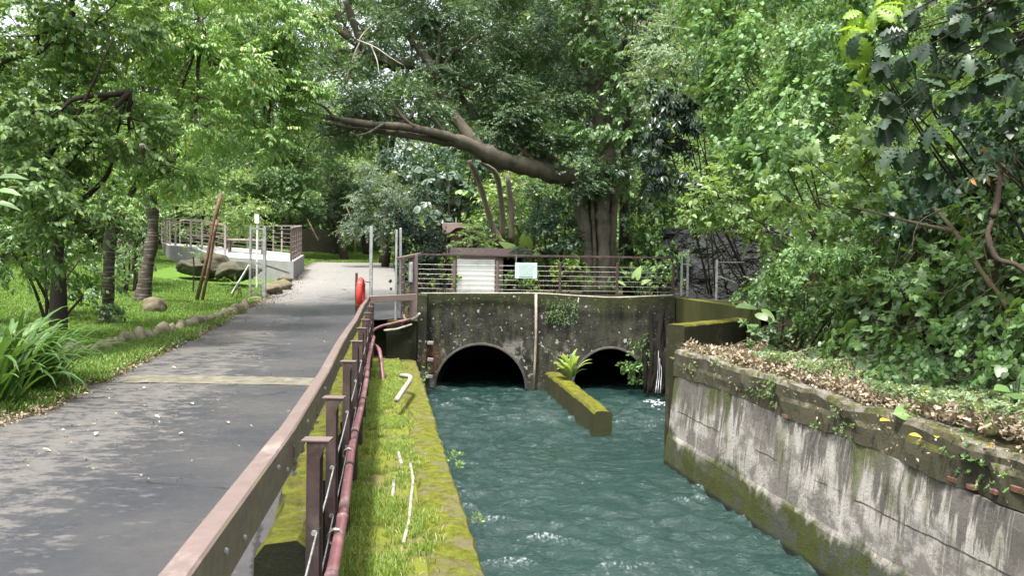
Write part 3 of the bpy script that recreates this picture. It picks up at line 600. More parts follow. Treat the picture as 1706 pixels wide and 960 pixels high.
for y in PT:
    zt = .8; X = -.335-.15*y; zb = -.74 if y < 20 else -.66
    p = MB(); p.box((X, y, (zt+zb)/2), (.02, .075, zt-zb)); p.box((X+.026, y-.034, (zt+zb)/2), (.05, .009, zt-zb-.002)); p.box((X+.026, y+.034, (zt+zb)/2), (.05, .009, zt-zb-.002))
    p.prism([(X+.05, y-.0385, zt), (X+.09, y-.0385, zt), (X+.07, y-.0385, zt-.03), (X+.051, y-.0385, zt-.08)], (0, .009, 0))
    po = p.build('post', DKBR if y < 20 else RAILM, gr, bevel=.002)
    MB().box((X+.03, y, zt+.006), (.13, .085, .011)).build('cap_plate', RAILM, po, bevel=.003)
    if y < 12:
        b = MB(); b.tube([(X-.1, y-.05, zt+.05), (X-.06, y-.05, zt-.02), (X-.06, y-.05, zt-.1)], .006, 6); b.build('bracket', RAILM, po)
        for z in (.39, .1, -.2): MB().tube([(X+.03, y-.055, z), (X+.03, y+.055, z)], .012, 8).build('bolt', STEEL, po)
        for z in (.72, .66): MB().tube([(X-.06, y-.062, z), (X-.06, y-.04, z)], .009, 8).build('bolt', STEEL, po)
for z in (.39, .1, -.2):
    m = MB()
    for y0, y1 in zip(PT[:-1], PT[1:]):
        a, b = tw(-.3, y0, z), tw(-.3, y1, z); m.tube([a, (a+b)/2-np.array([0, 0, .012]), b], .0045, 6)
    m.tube([tw(-.3, -2, z), tw(-.3, PT[0], z)], .0045, 6)
    m.build('cable', STEEL, gr)
for y, z in ((2.35, .79), (2.62, .74), (3.3, .8), (3.55, .73), (4.4, .78), (5.6, .78)):
    X = np.interp(y, [1, 3.74, 6], [-.52, -.445, -.44])+.039-.15*y
    MB().tube([(X-.004, y, z), (X+.006, y, z), (X+.009, y, z)], [.011, .011, .006], 8).build('bolt', STEEL, gr)
# conduit along the posts
pc = thing('conduit_pipe', 'faded red-brown plastic pipe strapped along the rail posts', 'pipe', tuple(tw(-.25, 5, 0)))
PP = [tw(-.25, -2, .13), tw(-.25, 3, .1), tw(-.245, 5, .09), tw(-.262, 7, .12), tw(-.25, 9, .09), tw(-.24, 11, .13), tw(-.265, 13, .1), tw(-.25, 15, .15), tw(-.24, 17.2, .16), W(612, 578, 18.6), W(617, 556, 19.2), W(632, 545, 19.8), W(655, 539, 20), W(684, 532, 20.25)]
m = MB(); Q = curve_pts(PP, 5); m.tube(Q, .033, 10); m.build('pipe_run', PVCR, pc, smooth=True)
for y in (3.3, 4.1, 4.9, 6.2, 7.6, 9.6, 12, 15):
    c = min(Q, key=lambda p: abs(p[1]-y)); m = MB(); m.tube([c+np.array([.005, -.03, 0]), c+np.array([-.005, .03, 0])], .037, 10); m.build('pipe_joint', PVCR if int(y*10) % 2 else BLACKM, pc, smooth=True)
for y in (4.6, 6.6):
    c = min(Q, key=lambda p: abs(p[1]-y)); m = MB()
    for k in range(4):
        q = np.linspace(0, 2*PI, 12); m.tube([c+np.array([.045*math.cos(a)-.02, (k-1.5)*.012+.01*math.sin(a*2+k), .045*math.sin(a)]) for a in q], .0035, 5)
    m.build('wire_tie', CABLE, pc)
bp = MB(); bp.tube(curve_pts([W(613, 575, 18.4), W(622, 575, 17.6), W(631, 583, 17.2), W(634, 596, 17), W(639, 640, 16.5)], 4), .045, 10)
tag(bp.build('branch_pipe', PVCR, smooth=True), 'short bent red-brown pipe going down to the turf from the long pipe', 'pipe')
wp = MB(); wp.tube([W(640, 551, 19.7), W(660, 549, 19.9), W(686, 541, 20.2)], .028, 8)
tag(wp.build('white_pipe', PVCW, smooth=True), 'short whitish pipe under the red-brown pipe at the rail corner', 'pipe')
pj = MB(); pj.tube(curve_pts([W(700, 522, 20.4), W(690, 531, 20.4), W(676, 533, 20.3), W(672, 524, 20.3)], 4), .035, 8)
tag(pj.build('pipe_elbow', PVCW, smooth=True), 'dirty white pipe elbow curling round the foot of the brown column', 'pipe')
wq = MB(); wq.tube(curve_pts([W(668, 629, 15.1)+[0, 0, .03], W(682, 628, 14.9), W(683, 634, 14.5), W(672, 650, 13.6), W(661, 667, 12.8)], 3), .042, 10)
tag(wq.build('bent_pipe', PVCW, smooth=True), 'thick bent grey-white pipe lying on the mossy turf', 'pipe')
def zled(y): return float(np.interp(y, [0, 14, 20.5], [-.7, -.7, -.64]))
def onled(px, py, dz=.03):
    a = W(px, py, 10.)-np.array([0, 0, CZ]); k = (zled(9)+dz-CZ)/a[2]; return np.array([a[0]*k, 10*k, zled(9)+dz])
wl = MB(); wl.tube(curve_pts([onled(683, 772), onled(688, 800), onled(685, 830), onled(681, 870), onled(672, 905)], 4), .017, 8)
tag(wl.build('long_pipe', PVCW, smooth=True), 'long thin weathered white pipe half buried in the turf', 'pipe')
ws = MB(); ws.tube([onled(656, 802), onled(654, 830)], .02, 8); tag(ws.build('pipe_stub', PVCW, smooth=True), 'short clean white pipe piece lying alone on the turf', 'pipe')
ws = MB(); ws.tube([onled(664, 755), onled(669, 775)], .02, 8); tag(ws.build('pipe_stub', plain('grey_pvc', (.3, .29, .26), .7, dirt=(.15, .14, .08))), 'short grubby grey pipe piece beside the long thin pipe', 'pipe')
kb = MB(); a = W(680, 545, 20.55); kb.box((a[0]-.15, 20.6, -.2), (.75, .35, 1.0)); tag(kb.build('kerb_block', MOSSD, bevel=.03), 'dark mossy block at the end of the ledge by the rail corner', 'block')
# ================================================================== LIFE RING, GATE
lr = thing('life_ring', 'red life ring hung edge-on at the road side of the rail', 'life ring', tuple(W(600, 500, 19)))
m = MB(); c = W(601, 489, 19.); ang = math.radians(93); R_ = .29; r_ = .085; n1, n2 = 36, 12; vs = []
for i in range(n1):
    a = 2*PI*i/n1
    for k in range(n2):
        b = 2*PI*k/n2; l = Vector(((R_+r_*math.cos(b))*math.cos(a), r_*.8*math.sin(b), (R_+r_*math.cos(b))*math.sin(a))); l = Matrix.Rotation(ang, 3, 'Z') @ l; vs.append((c[0]+l.x, c[1]+l.y, c[2]+l.z))
m.add(vs, [(i*n2+k, ((i+1) % n1)*n2+k, ((i+1) % n1)*n2+(k+1) % n2, i*n2+(k+1) % n2) for i in range(n1) for k in range(n2)]); m.build('float_ring', RED, lr, smooth=True)
for a in (.6, 2.4, 3.9, 5.5):
    m = MB(); vs = []
    for k in range(14):
        b = 2*PI*k/14
        for da in (-.07, .07):
            l = Vector(((R_+(r_+.006)*math.cos(b))*math.cos(a+da), (r_*.8+.006)*math.sin(b), (R_+(r_+.006)*math.cos(b))*math.sin(a+da))); l = Matrix.Rotation(ang, 3, 'Z') @ l; vs.append((c[0]+l.x, c[1]+l.y, c[2]+l.z))
    m.add(vs, [(2*k, 2*k+1, 2*((k+1) % 14)+1, 2*((k+1) % 14)) for k in range(14)]); m.build('band', plain('ring_band', (.5, .1, .08), .5), lr, smooth=True)
hk = MB(); b = W(594, 455, 19.25); hk.tube([(b[0], b[1], .25), tuple(b)], .03, 8); hk.tube([W(594, 466, 19.25), W(617, 471, 19.3)], .014, 6)
tag(hk.build('ring_post', DKBR), 'thin dark post with a hook behind the life ring', 'post')
def spost(name, label, px, pyb, pyt, Y, w=.08, mat=None, extra=None):
    a, b = W(px, pyb, Y), W(px, pyt, Y); m = MB(); m.box(((a[0]+b[0])/2, Y, (a[2]+b[2])/2), (w, w, b[2]-a[2])); 
    if extra: extra(m, a, b)
    return tag(m.build(name, mat or STEEL, bevel=.006), label, 'post', kind='thing')
spost('gate_post', 'single tall square steel gate post behind the rail corner', 618, 533, 377, 20.4, .075, DKBR if False else STEEL)
gp = thing('gate_post', 'twin steel gate posts with a guide channel by the brown column', 'gate post', tuple(W(662, 537, 20.6)))
a, b = W(659, 536, 20.6), W(659, 383, 20.6); MB().box((a[0], 20.6, (a[2]+b[2])/2), (.05, .07, b[2]-a[2])).build('channel', STEEL, gp, bevel=.005)
a, b = W(666, 520, 20.75), W(666, 380, 20.75); MB().box((a[0], 20.75, (a[2]+b[2])/2), (.06, .06, b[2]-a[2])).build('post', STEEL, gp, bevel=.005)
a = W(661, 440, 20.66); MB().box((a[0], 20.67, a[2]), (.1, .03, .05)).build('bracket', STEEL, gp)
# left gate leaf
GY = 26.; gt = thing('gate_leaf', 'narrow grey steel gate frame with mesh standing open at the lawn edge', 'gate', tuple(W(428, 500, GY)))
def gbar(m, p, q, w=.06): m.bar(W(*p, GY), W(*q, GY), w, w)
m = MB(); gbar(m, (416, 499), (418, 376)); gbar(m, (440, 504), (441, 378), .1); m.build('frame_post', STEEL, gt)
for a, b, w_ in (((416, 498), (440, 502), .05), ((417, 437), (441, 440), .07), ((418, 380), (441, 382), .05)): m = MB(); gbar(m, a, b, w_); m.build('cross_bar', STEEL, gt)
m = MB()
for k in range(8): u = (k+1)/9; gbar(m, (417+23*u, 499), (418+23*u, 380), .006)
for k in range(20): u = k/20; gbar(m, (417, 498-118*u), (440, 501-118*u), .006)
m.build('mesh_panel', STEEL, gt)
m = MB(); m.bar(W(415, 442, GY), W(386, 490, GY-.6), .05, .05); m.bar(W(441, 442, GY), W(481, 455, GY+1.5), .045, .045); m.build('brace', STEEL, gt)
m = MB(); m.bar(W(441, 380, GY), W(485, 385, GY+1.2), .03, .03); m.bar(W(441, 384, GY), W(478, 400, GY+1), .03, .03); m.build('tie_rod', DKBR, gt)
# leaning stakes
def stake(name, label, pts, Y, r): 
    m = MB(); m.tube([W(x, y, Y) for x, y in pts], r, 8, jit=.06); return tag(m.build(name, WOOD, smooth=True), label, 'stake')
stake('wooden_stake', 'leaning brown split stake, the taller of the pair on the lawn', [(328, 500), (345, 430), (359, 360), (369, 322)], 24, [.06, .055, .065, .05])
stake('wooden_stake', 'leaning brown stake, the shorter of the pair on the lawn', [(337, 500), (349, 440), (357, 390), (362, 366)], 23.8, [.045, .045, .045, .04])
tm = MB()
for p in ((355, 375), (352, 392)): 
    c = W(*p, 23.85); tm.tube([c+np.array([.14*math.cos(a), .17*math.sin(a), .02*math.sin(3*a)]) for a in np.linspace(0, 2*PI, 14)], .012, 5)
tag(tm.build('tie_rope', plain('reddish_cord', (.2, .07, .05), .8)), 'reddish cord tied round the two leaning stakes', 'cord')
# ================================================================== BRIDGE FENCE
bf = thing('bridge_fence', 'brown post and cable fence along the top of the culvert headwall', 'fence', tuple(W(900, 488, 22.15)), kind='thing')
FY = 22.18
def fx(px): return W(px, 460, FY)[0]
m = MB(); m.bar(W(699, 424, FY), W(1126, 430, FY), .06, .05); m.build('top_rail', DKBR, bf, bevel=.004)
for px in (757, 828, 933, 1028, 1122):
    a = fx(px); m = MB(); m.box((a, FY, 1.36), (.065, .065, .88)); m.box((a, FY, .935), (.12, .12, .015)); m.build('post', RAILM if px < 900 else DKBR, bf, bevel=.004)
for k in range(6):
    m = MB(); z = 1.05+k*.127; m.tube([(fx(690), FY, z), (fx(757), FY, z-.003), (fx(1122), FY, z-.006)], .0045, 6); m.build('cable', CABLE, bf)
# end frame with column
ef = thing('railing_end', 'short brown end rail with sloping cap and posts beside the gate', 'railing', tuple(W(690, 530, 20.6)))
m = MB(); m.bar(W(664, 431, 20.4), W(699, 424, 20.9), .16, .07); m.build('cap_rail', RAILM, ef, bevel=.006)
a = W(672, 430, 20.42); m = MB(); m.box((a[0], 20.42, (.1+a[2])/2), (.085, .06, a[2]-.1)); fp = m.build('post', DKBR, ef, bevel=.004)
for z in np.linspace(.3, 1.6, 8): MB().tube([(a[0], 20.38, z), (a[0], 20.36, z)], .014, 8).build('bolt', STEEL, fp)
a = W(690, 425, 20.75); m = MB(); m.box((a[0], 20.75, (.1+a[2])/2), (.2, .13, a[2]-.1)); m.build('column', RAILM, ef, bevel=.006)
for k in range(6):
    m = MB(); z = 1.0+k*.127; m.tube([(W(675, 440, 20.45)[0], 20.45, z), (W(690, 440, 20.75)[0], 20.72, z)], .007, 6); m.build('cable', CABLE, ef)
a = W(684, 454, 20.6); bx = thing('control_box', 'slim grey control box fixed to the brown end column', 'control box', tuple(a))
MB().box((a[0], 20.63, a[2]), (.11, .1, .5)).build('box_shell', STEEL, bx, bevel=.01); MB().box((a[0]-.005, 20.573, a[2]), (.07, .012, .43)).build('box_lid', plain('grey_lid', (.3, .31, .32), .4), bx, bevel=.004)
# white slatted panel
wpn = thing('slatted_panel', 'white horizontally slatted panel filling one bay of the cable fence', 'panel', tuple(W(793, 488, 22.28)))
x0, x1 = W(761, 460, 22.28)[0], W(824, 460, 22.28)[0]; m = MB()
for k in range(7):
    z = .955+k*.126; m.prism([(x0, 22.27, z), (x1, 22.27, z), (x1, 22.245, z+.115), (x0, 22.245, z+.115)], (0, .03, 0)); m.box(((x0+x1)/2, 22.295, z+.06), (x1-x0-.01, .02, .125))
m.build('slats', WHITE, wpn, bevel=.004)
m = MB(); m.box(((x0+x1)/2, 22.29, 1.87), (x1-x0+.1, .05, .035)); m.box((x0-.03, 22.29, 1.4), (.04, .05, .92)); m.box((x1+.03, 22.29, 1.4), (.04, .05, .92)); m.build('frame', DKBR, wpn, bevel=.003)
# acrylic notice panel
sg = thing('notice_panel', 'pale blank acrylic panel tied to the fence by its corners', 'panel', tuple(W(877, 451, 22.1)))
x0, x1 = W(858, 450, 22.1)[0], W(895, 450, 22.1)[0]; z0, z1 = W(877, 464, 22.1)[2], W(877, 438, 22.1)[2]
MB().box(((x0+x1)/2, 22.1, (z0+z1)/2), (x1-x0, .012, z1-z0)).build('sheet', SIGNM, sg, bevel=.004)
MB().box(((x0+x1)/2, 22.09, (z0+z1)/2), ((x1-x0)*.62, .006, (z1-z0)*.8)).build('inner_sheet', plain('greenish_acrylic', (.4, .5, .48), .3, var=.08, scale=10), sg, bevel=.002)
WHT = plain('white_tape', (.8, .82, .82), .5, var=.03, bump=0)
m = MB()
for x in (x0+.09, x1-.09):
    for z in (z0+.04, z1-.04): MB().box((x, 22.089, z), (.035, .008, .08)).build('tape', WHT, sg)
m = MB(); m.tube([W(860, 438, 22.1), W(860, 424, 22.15)], .01, 6); m.build('hanger', CABLE, sg)
# pipes on the headwall
m = MB(); m.tube(curve_pts([W(702, 489, 21.9), W(800, 489, 21.93), W(890, 489, 21.9), W(960, 493, 21.88), W(1020, 496, 21.86), W(1080, 494, 21.88), W(1122, 492, 21.95)], 4), .022, 8)
tag(m.build('edge_pipe', PVCW, smooth=True), 'thin grey-white pipe sagging along the top edge of the headwall', 'pipe')
m = MB(); m.tube([W(893, 490, 21.88), W(893, 560, 21.88), W(891, 610, 21.9), W(889, 656, 21.9)], [.036, .034, .032, .03], 8)
dp = tag(m.build('drop_pipe', plain('beige_pipe', (.33, .28, .23), .6, dirt=(.2, .17, .14)), smooth=True), 'beige vertical pipe hanging down the headwall between the arches', 'pipe')
m = MB(); m.tube([W(964, 496, 21.86), W(963, 504, 21.86)], .014, 6); tag(m.build('pipe_stub', WHT), 'tiny white pipe stub poking from the top of the headwall', 'pipe')
# bits on the pilaster
for px, py in ((713, 572), (713, 600), (712, 628)):
    a = W(px+4, py, 21.7); m = MB(); m.box((a[0], 21.72, a[2]), (.16, .06, .1), Matrix.Rotation(.1, 3, 'Y')); tag(m.build('step_block', plain('pale_block', (.28, .27, .25), .9, bump=.5), bevel=.02), 'small pale concrete step block on the dark pilaster', 'step block', 'step blocks on the pilaster')
# ================================================================== SHED
sh = thing('brown_shed', 'low shed with dusty pink-brown flat roof behind the cable fence', 'shed', tuple(W(810, 480, 26)))
SY = 26.; P = lambda px, py, dy=0: W(px, py, SY+dy)
a, b, c = P(741, 411), P(888, 421), P(741, 424); zr = a[2]
m = MB(); m.box(((a[0]+b[0])/2, SY+.9, zr-.16), (b[0]-a[0], 1.9, .26)); m.build('roof', PINKBR, sh, bevel=.01)
zb = .78; x0 = P(752, 430)[0]; x1 = P(838, 440)[0]; x2 = P(872, 440)[0]
m = MB(); m.box(((x0+P(830, 440)[0])/2, SY+.35, (zb+zr-.3)/2), (P(830, 440)[0]-x0, .12, zr-.3-zb)); m.build('wall_panel', PINKBR, sh)
m = MB(); m.box(((P(830, 440)[0]+x1)/2, SY+.3, (zb+zr-.3)/2), (x1-P(830, 440)[0], .25, zr-.29-zb)); m.build('corner_pier', plain('pinkish_pier', (.36, .27, .25), .8), sh, bevel=.005)
m = MB(); m.box(((x1+x2)/2, SY+.95, (zb+zr-.3)/2), (x2-x1, .1, zr-.3-zb)); m.build('back_panel', BLACKM, sh)
m = MB(); m.box((x2, SY+.7, (zb+zr-.3)/2), (.06, .7, zr-.3-zb)); m.build('side_panel', DKBR, sh)
s2 = thing('brown_cabin', 'small red-brown cabin with a shallow pitched roof behind the shed', 'cabin', tuple(W(768, 440, 29)))
P = lambda px, py, dy=0: W(px, py, 29+dy)
a, b = P(752, 384), P(769, 430); m = MB(); m.box(((a[0]+b[0])/2, 29.8, (a[2]+.9)/2), (b[0]-a[0], 1.5, a[2]-.9)); m.build('cabin_wall', REDBR, s2)
a, b = P(769, 386), P(792, 430); m = MB(); m.box(((a[0]+b[0])/2+.02, 30.2, (a[2]+.9)/2), (b[0]-a[0], 1.3, a[2]-.9)); m.build('side_room', DKBR, s2)
m = MB(); m.prism([P(737, 388, -.15), P(737, 371, -.15), P(772, 372, -.15), P(772, 379, -.15), P(760, 380, -.15), P(748, 389, -.15)], (0, 2.0, 0)); m.build('pitched_roof', PINKBR, s2, bevel=.01)
a, b = P(770, 384, -.05), P(792, 381, -.05); m = MB(); m.box(((a[0]+b[0])/2, 30.0, a[2]), (b[0]-a[0], 1.6, .05)); m.build('lean_to_roof', PINKBR, s2)
m = MB(); m.tube([P(760, 372, .4), P(760, 362, .4)], .025, 6); m.build('vent_pipe', STEEL, s2)
# ================================================================== TERRACE (far left)
tr = thing('terrace', 'raised grey concrete terrace with a sloping pale floor beside the lane', 'terrace', tuple(W(480, 468, 32)), kind='thing')
def TP(px, py, Y, dz=0): p = W(px, py, Y); p[2] += dz; return p
A = TP(489, 436, 32.); B = TP(507, 425, 37.5); Cc = TP(362, 427, 33.2); D = TP(318, 412, 37.); E_ = TP(282, 409, 38.5); F_ = TP(270, 404, 44.)
G_ = TP(420, 415, 47.)
top = [A, B, G_, F_, E_, D, Cc]; m = MB(); n = len(top); bot = [np.array([p[0], p[1], min(.3, p[2]-1.5)]) for p in top]
m.add(top+bot, [tuple(range(n))]); m.build('floor_slab', CONCT, tr)
m = MB()
for i in range(n):
    j = (i+1) % n; m.add([top[i], top[j], bot[j], bot[i]], [(0, 1, 2, 3)])
m.build('side_wall', CONC, tr)
RLD = plain('railing_bronze', (.09, .065, .06), .5, var=.2); RLL = plain('railing_rail', (.36, .31, .29), .45, .3, .15)
def railing(name, label, P, H, npost, bars=6, dark=True):
    t = thing(name, label, 'railing', tuple(P[0]), kind='thing'); L = [np.linalg.norm(P[i+1]-P[i]) for i in range(len(P)-1)]; up = np.array([0, 0, 1.])
    m = MB()
    for a, b in zip(P[:-1], P[1:]): m.bar(a+up*H, b+up*H, .08, .05)
    m.build('handrail', RLL, t)
    for k in range(bars):
        m = MB()
        for a, b in zip(P[:-1], P[1:]): m.bar(a+up*(H*(k+.6)/(bars+.4)), b+up*(H*(k+.6)/(bars+.4)), .022, .022)
        m.build('bar', RLL, t)
    s = np.concatenate([[0], np.cumsum(L)])
    for q in np.linspace(0, s[-1], npost):
        i = min(np.searchsorted(s, q, 'right')-1, len(L)-1); p = P[i]+(P[i+1]-P[i])*(q-s[i])/L[i]
        m = MB(); m.box((p[0], p[1], p[2]+H/2-.04), (.07, .07, H+.06)); m.build('post', RLD if dark else RLL, t)
    return t
railing('terrace_railing', 'bronze railing closing the short right end of the terrace', [A*1+np.array([-.12, .1, 0]), B+np.array([-.12, -.1, 0])], 1.28, 6)
railing('terrace_railing', 'pale bar railing along the far side of the terrace', [B+np.array([-.15, 0, 0]), G_, TP(300, 405, 46.5)], 1.3, 9, dark=False)
railing('terrace_railing', 'bronze bar railing curving along the lawn side of the terrace', [TP(375, 428, 33.4), D+[.05, .1, 0], E_+[.1, .1, 0], F_], 1.25, 9, dark=False)
def bench(name, label, px, py, Y, w, d, h, rz_=0.):
    c = W(px, py, Y); t = thing(name, label, 'table', tuple(c), 'tables on the terrace', rz_)
    MB().box((0, 0, h), (w, d, .06)).build('table_top', plain('bench_top', (.33, .25, .24), .6), t, bevel=.01, local=True)
    for sx in (-1, 1):
        for sy in (-1, 1): MB().box((sx*(w/2-.08), sy*(d/2-.08), h/2-.02), (.06, .06, h)).build('leg', RLD, t, local=True)
bench('terrace_table', 'brown table on the terrace near the pale gate frame', 410, 424, 36, 1.5, .7, .62, .2)
bench('terrace_table', 'brown table on the terrace behind the leaning stakes', 345, 415, 38.5, 1.8, .7, .6, .1)
ob_ = MB(); a, b = W(428, 372, 29), W(428, 357, 29); ob_.box(((a[0]+b[0])/2, 29, (a[2]+b[2])/2), (.14, .06, b[2]-a[2])); c = W(427, 440, 29); ob_.tube([(a[0], 29.05, .5), (a[0], 29.05, a[2]+.1)], .03, 6)
tag(ob_.build('white_sign', WHITE), 'small blank white sign board on a pole at the terrace', 'sign')
# ================================================================== STONES
def rockmesh(name, mat, seed, sub=3, sc=(1, 1, 1), rough=.25):
    bm = bmesh.new(); bmesh.ops.create_icosphere(bm, subdivisions=sub, radius=1); r = np.random.default_rng(seed); o = r.uniform(0, 50, 3)
    cuts = [(Vector(nrm(r.normal(0, 1, 3))), r.uniform(.62, .9)) for _ in range(7)]
    for v in bm.verts:
        p = v.co.normalized()
        for n_, d in cuts:
            k = p.dot(n_)-d
            if k > 0: p = p-n_*k*.85
        s = 1+rough*(fbm(np.array([p.x*2+o[0]]), np.array([p.y*2+p.z*2.3+o[1]]), 4, seed)[0]-.47)
        v.co = Vector((p.x*sc[0]*s, p.y*sc[1]*s, p.z*sc[2]*s))
    me = bpy.data.meshes.new(name); bm.to_mesh(me); bm.free(); me.materials.append(mat); me.polygons.foreach_set('use_smooth', np.ones(len(me.polygons), bool)); return me
sm = [rockmesh('edging_stone', STONE, k, 2, (.13, .17, .19), .3) for k in range(5)]
L_ = [(100, 600), (125, 590), (185, 578), (215, 568), (240, 562), (275, 553), (305, 546), (340, 537), (370, 528), (395, 518), (412, 508)]
def hitg(px, py):
    for Y in np.arange(7, 60, .05):
        p = W(px, py, Y)
        if p[2] <= gz(p[0], p[1]): return p
    return p
E0 = [hitg(px, py+3) for px, py in L_]; q = np.array(curve_pts(E0, 12)); s = np.concatenate([[0], np.cumsum(np.linalg.norm(np.diff(q, axis=0), axis=1))])
first = True; pos = 0.
while pos < s[-1]:
    p = np.array([np.interp(pos, s, q[:, k]) for k in range(3)]); g = random.uniform(.22, .36); big = random.uniform(.62, 1.0)
    o = bpy.data.objects.new('edging_stone', random.choice(sm)); COL.objects.link(o); o.location = (p[0]+random.uniform(-.05, .05), p[1], gz(p[0], p[1])+.04); o.scale = (big, big, big*random.uniform(.8, 1.25)); o.rotation_euler = (random.uniform(-.2, .2), random.uniform(-.35, .1), random.uniform(0, 6))
    tag(o, 'rounded tan stone set in the row edging the lawn', 'edging stone', 'edging stones along the lawn'); pos += g
bm_ = rockmesh('boulder', ROCKM, 31, 4, (.34, .3, .26), .35); p = hitg(256, 520); o = bpy.data.objects.new('boulder', bm_); COL.objects.link(o); o.location = (p[0], p[1], p[2]+.12); o.rotation_euler = (0, .3, .4); tag(o, 'single brown boulder lying on the lawn by the leaning trunk', 'boulder')
for i, (px, py, Y, r, lab) in enumerate([(453, 483, 27.5, .36, 'mossy low stone next to the gate frame at the lane edge'), (470, 476, 29, .34, 'long mossy stone between two others at the lane edge'), (475, 466, 30.2, .26, 'small mossy stone against the corner of the terrace wall'), (425, 503, 25.4, .26, 'brown stone under the foot of the gate frame')]):
    me = rockmesh('edge_boulder', ROCKM, 40+i, 3, (r, r*1.3, r*.65), .3); o = bpy.data.objects.new('edge_boulder', me); COL.objects.link(o); c = W(px, py, Y); o.location = (c[0], Y, c[2]); tag(o, lab, 'boulder')
for i, (px, py, Y, rx, rzz, lab) in enumerate([(395, 452, 29.6, 1.0, .5, 'large dark rounded boulder in front of the terrace wall'), (330, 447, 31, 1.1, .45, 'broad mossy boulder at the back of the lawn under the terrace'), (360, 442, 31, .8, .6, 'tallest mossy boulder between the two broad ones')]):
    me = rockmesh('lawn_boulder', ROCKV, 60+i, 4, (rx*.75, .8, rzz*.75), .7); o = bpy.data.objects.new('lawn_boulder', me); COL.objects.link(o); c = W(px, py, Y); o.location = tuple(c); tag(o, lab, 'boulder')
# stone retaining wall at right, and steel posts
SW = M('rubble_stone', .85, .3); wq_ = SW.n.new('ShaderNodeVectorMath'); wq_.operation = 'ADD'; nz_v = SW.n.new('ShaderNodeTexNoise'); nz_v.inputs['Scale'].default_value = 2.5; SW.L(SW.pos(), nz_v.inputs['Vector']); SW.L(SW.pos(), wq_.inputs[0]); SW.L(nz_v.outputs['Color'], wq_.inputs[1]); v = SW.vor(2.4, sc=(1, 1, 1.6), feat='DISTANCE_TO_EDGE', v=wq_.outputs[0]); v2 = SW.vor(2.4, sc=(1, 1, 1.6), v=wq_.outputs[0]); c = SW.mix(SW.noise(2.2, 8, .75), (.016, .018, .02), (.075, .078, .08)); c = SW.mix(SW.op('MULTIPLY', v2.outputs['Distance'], .9), c, (.03, .033, .035))
c = SW.mix(SW.maprange(v.outputs['Distance'], .0, .07), (.012, .014, .01), c); c = SW.mix(SW.step(SW.noise(2, 7, .75, off=(3, 1, 1)), .53, .64), c, (.03, .05, .012)); SW.col(c)
SW.bump(SW.op('ADD', SW.maprange(v.outputs['Distance'], 0., .12), SW.op('MULTIPLY', SW.noise(7, 7, .75), .6)), 1., .12)
m = MB(); nx = 26; nz_ = 16; vs = []
for i in range(nx+1):
    for k in range(nz_+1):
        u = i/nx; x = 4.55+3.4*u; y = 25.6-2.9*u; z = .5+2.4*k/nz_; y += .3*k/nz_+(fbm(np.array([x*2.5]), np.array([z*3.5]), 4, 91)[0]-.47)*.35; vs.append((x, y, z))
m.add(vs, [(i*(nz_+1)+k, (i+1)*(nz_+1)+k, (i+1)*(nz_+1)+k+1, i*(nz_+1)+k+1) for i in range(nx) for k in range(nz_)]); tag(m.build('stone_wall', SW.m), 'dark rubble stone wall behind the steel posts on the right', 'stone wall', kind='thing')
tp = thing('fence_post', 'twin white-grey steel posts at the right end of the cable fence', 'fence post', tuple(W(1140, 494, 22.1)), kind='thing')
for px in (1135, 1145):
    a, b = W(px, 494, 22.1), W(px+1, 420, 22.1); m = MB(); m.box(((a[0]+b[0])/2, 22.1, (a[2]+b[2])/2), (.055, .06, b[2]-a[2])); m.build('upright', STEEL, tp, bevel=.004)
m = MB()
for py in (440, 465, 488): m.bar(W(1135, py, 22.1), W(1145, py, 22.1), .03, .03)
m.build('rung', STEEL, tp)
fp = thing('fence_post', 'lone thin steel post with a slanting arm before the stone wall', 'fence post', tuple(W(1194, 499, 21.6)), kind='thing')
a, b = W(1194, 500, 21.6), W(1193, 433, 21.6); m = MB(); m.box(((a[0]+b[0])/2, 21.6, (a[2]+b[2])/2), (.05, .05, b[2]-a[2])); m.build('upright', STEEL, fp); m = MB(); m.bar(W(1195, 460, 21.6), W(1227, 471, 21.9), .035, .035); m.bar(W(1193, 437, 21.6), W(1240, 437, 21.9), .02, .02); m.build('arm', STEEL, fp)
# waterfall corner: dark roots and trickle
m = MB()
for k in range(7):
    x = 1082+k*5.5; m.tube(curve_pts([W(x+random.uniform(-4, 8), random.uniform(515, 560), 21.6-.1*k), W(x+random.uniform(-9, 9), 575, 21.2-.1*k), W(x+random.uniform(-8, 4), 610, 21-.1*k), W(x+random.uniform(-10, 4), 655, 20.9-.1*k)], 4), [.05, .07, .06, .03], 7, jit=.35)
tag(m.build('hanging_roots', m_bark('root_bark', (.006, .0055, .005), (.024, .02, .016)), smooth=True), 'dark tangled roots hanging beside the waterfall gap right of the headwall', 'roots')
m = MB()
for k in range(3): m.tube(curve_pts([W(1097+k*2, 585+k*12, 20.1), W(1096+k*3, 620, 20.0), W(1092+k*4, 655, 19.9)], 4), [.003, .005, .011], 5, jit=.7)
WF = plain('white_water', (.6, .63, .65), .25, var=.3, scale=20); tag(m.build('water_trickle', WF, smooth=True), 'thin white trickle of water falling by the roots', 'waterfall', kind='thing')
m = MB(); r2 = np.random.default_rng(3)
for k in range(60):
    c = W(r2.normal(1092, 9), 655, 20.)+np.array([0, r2.normal(0, .35), 0]); m.box((c[0], c[1], -1.545+r2.uniform(0, .02)), (r2.uniform(.03, .1), r2.uniform(.02, .06), .012), Matrix.Rotation(r2.uniform(0, 3), 3, 'Z'))
tag(m.build('splash_foam', WF), 'white foam where the trickle hits the water', 'foam', kind='stuff')
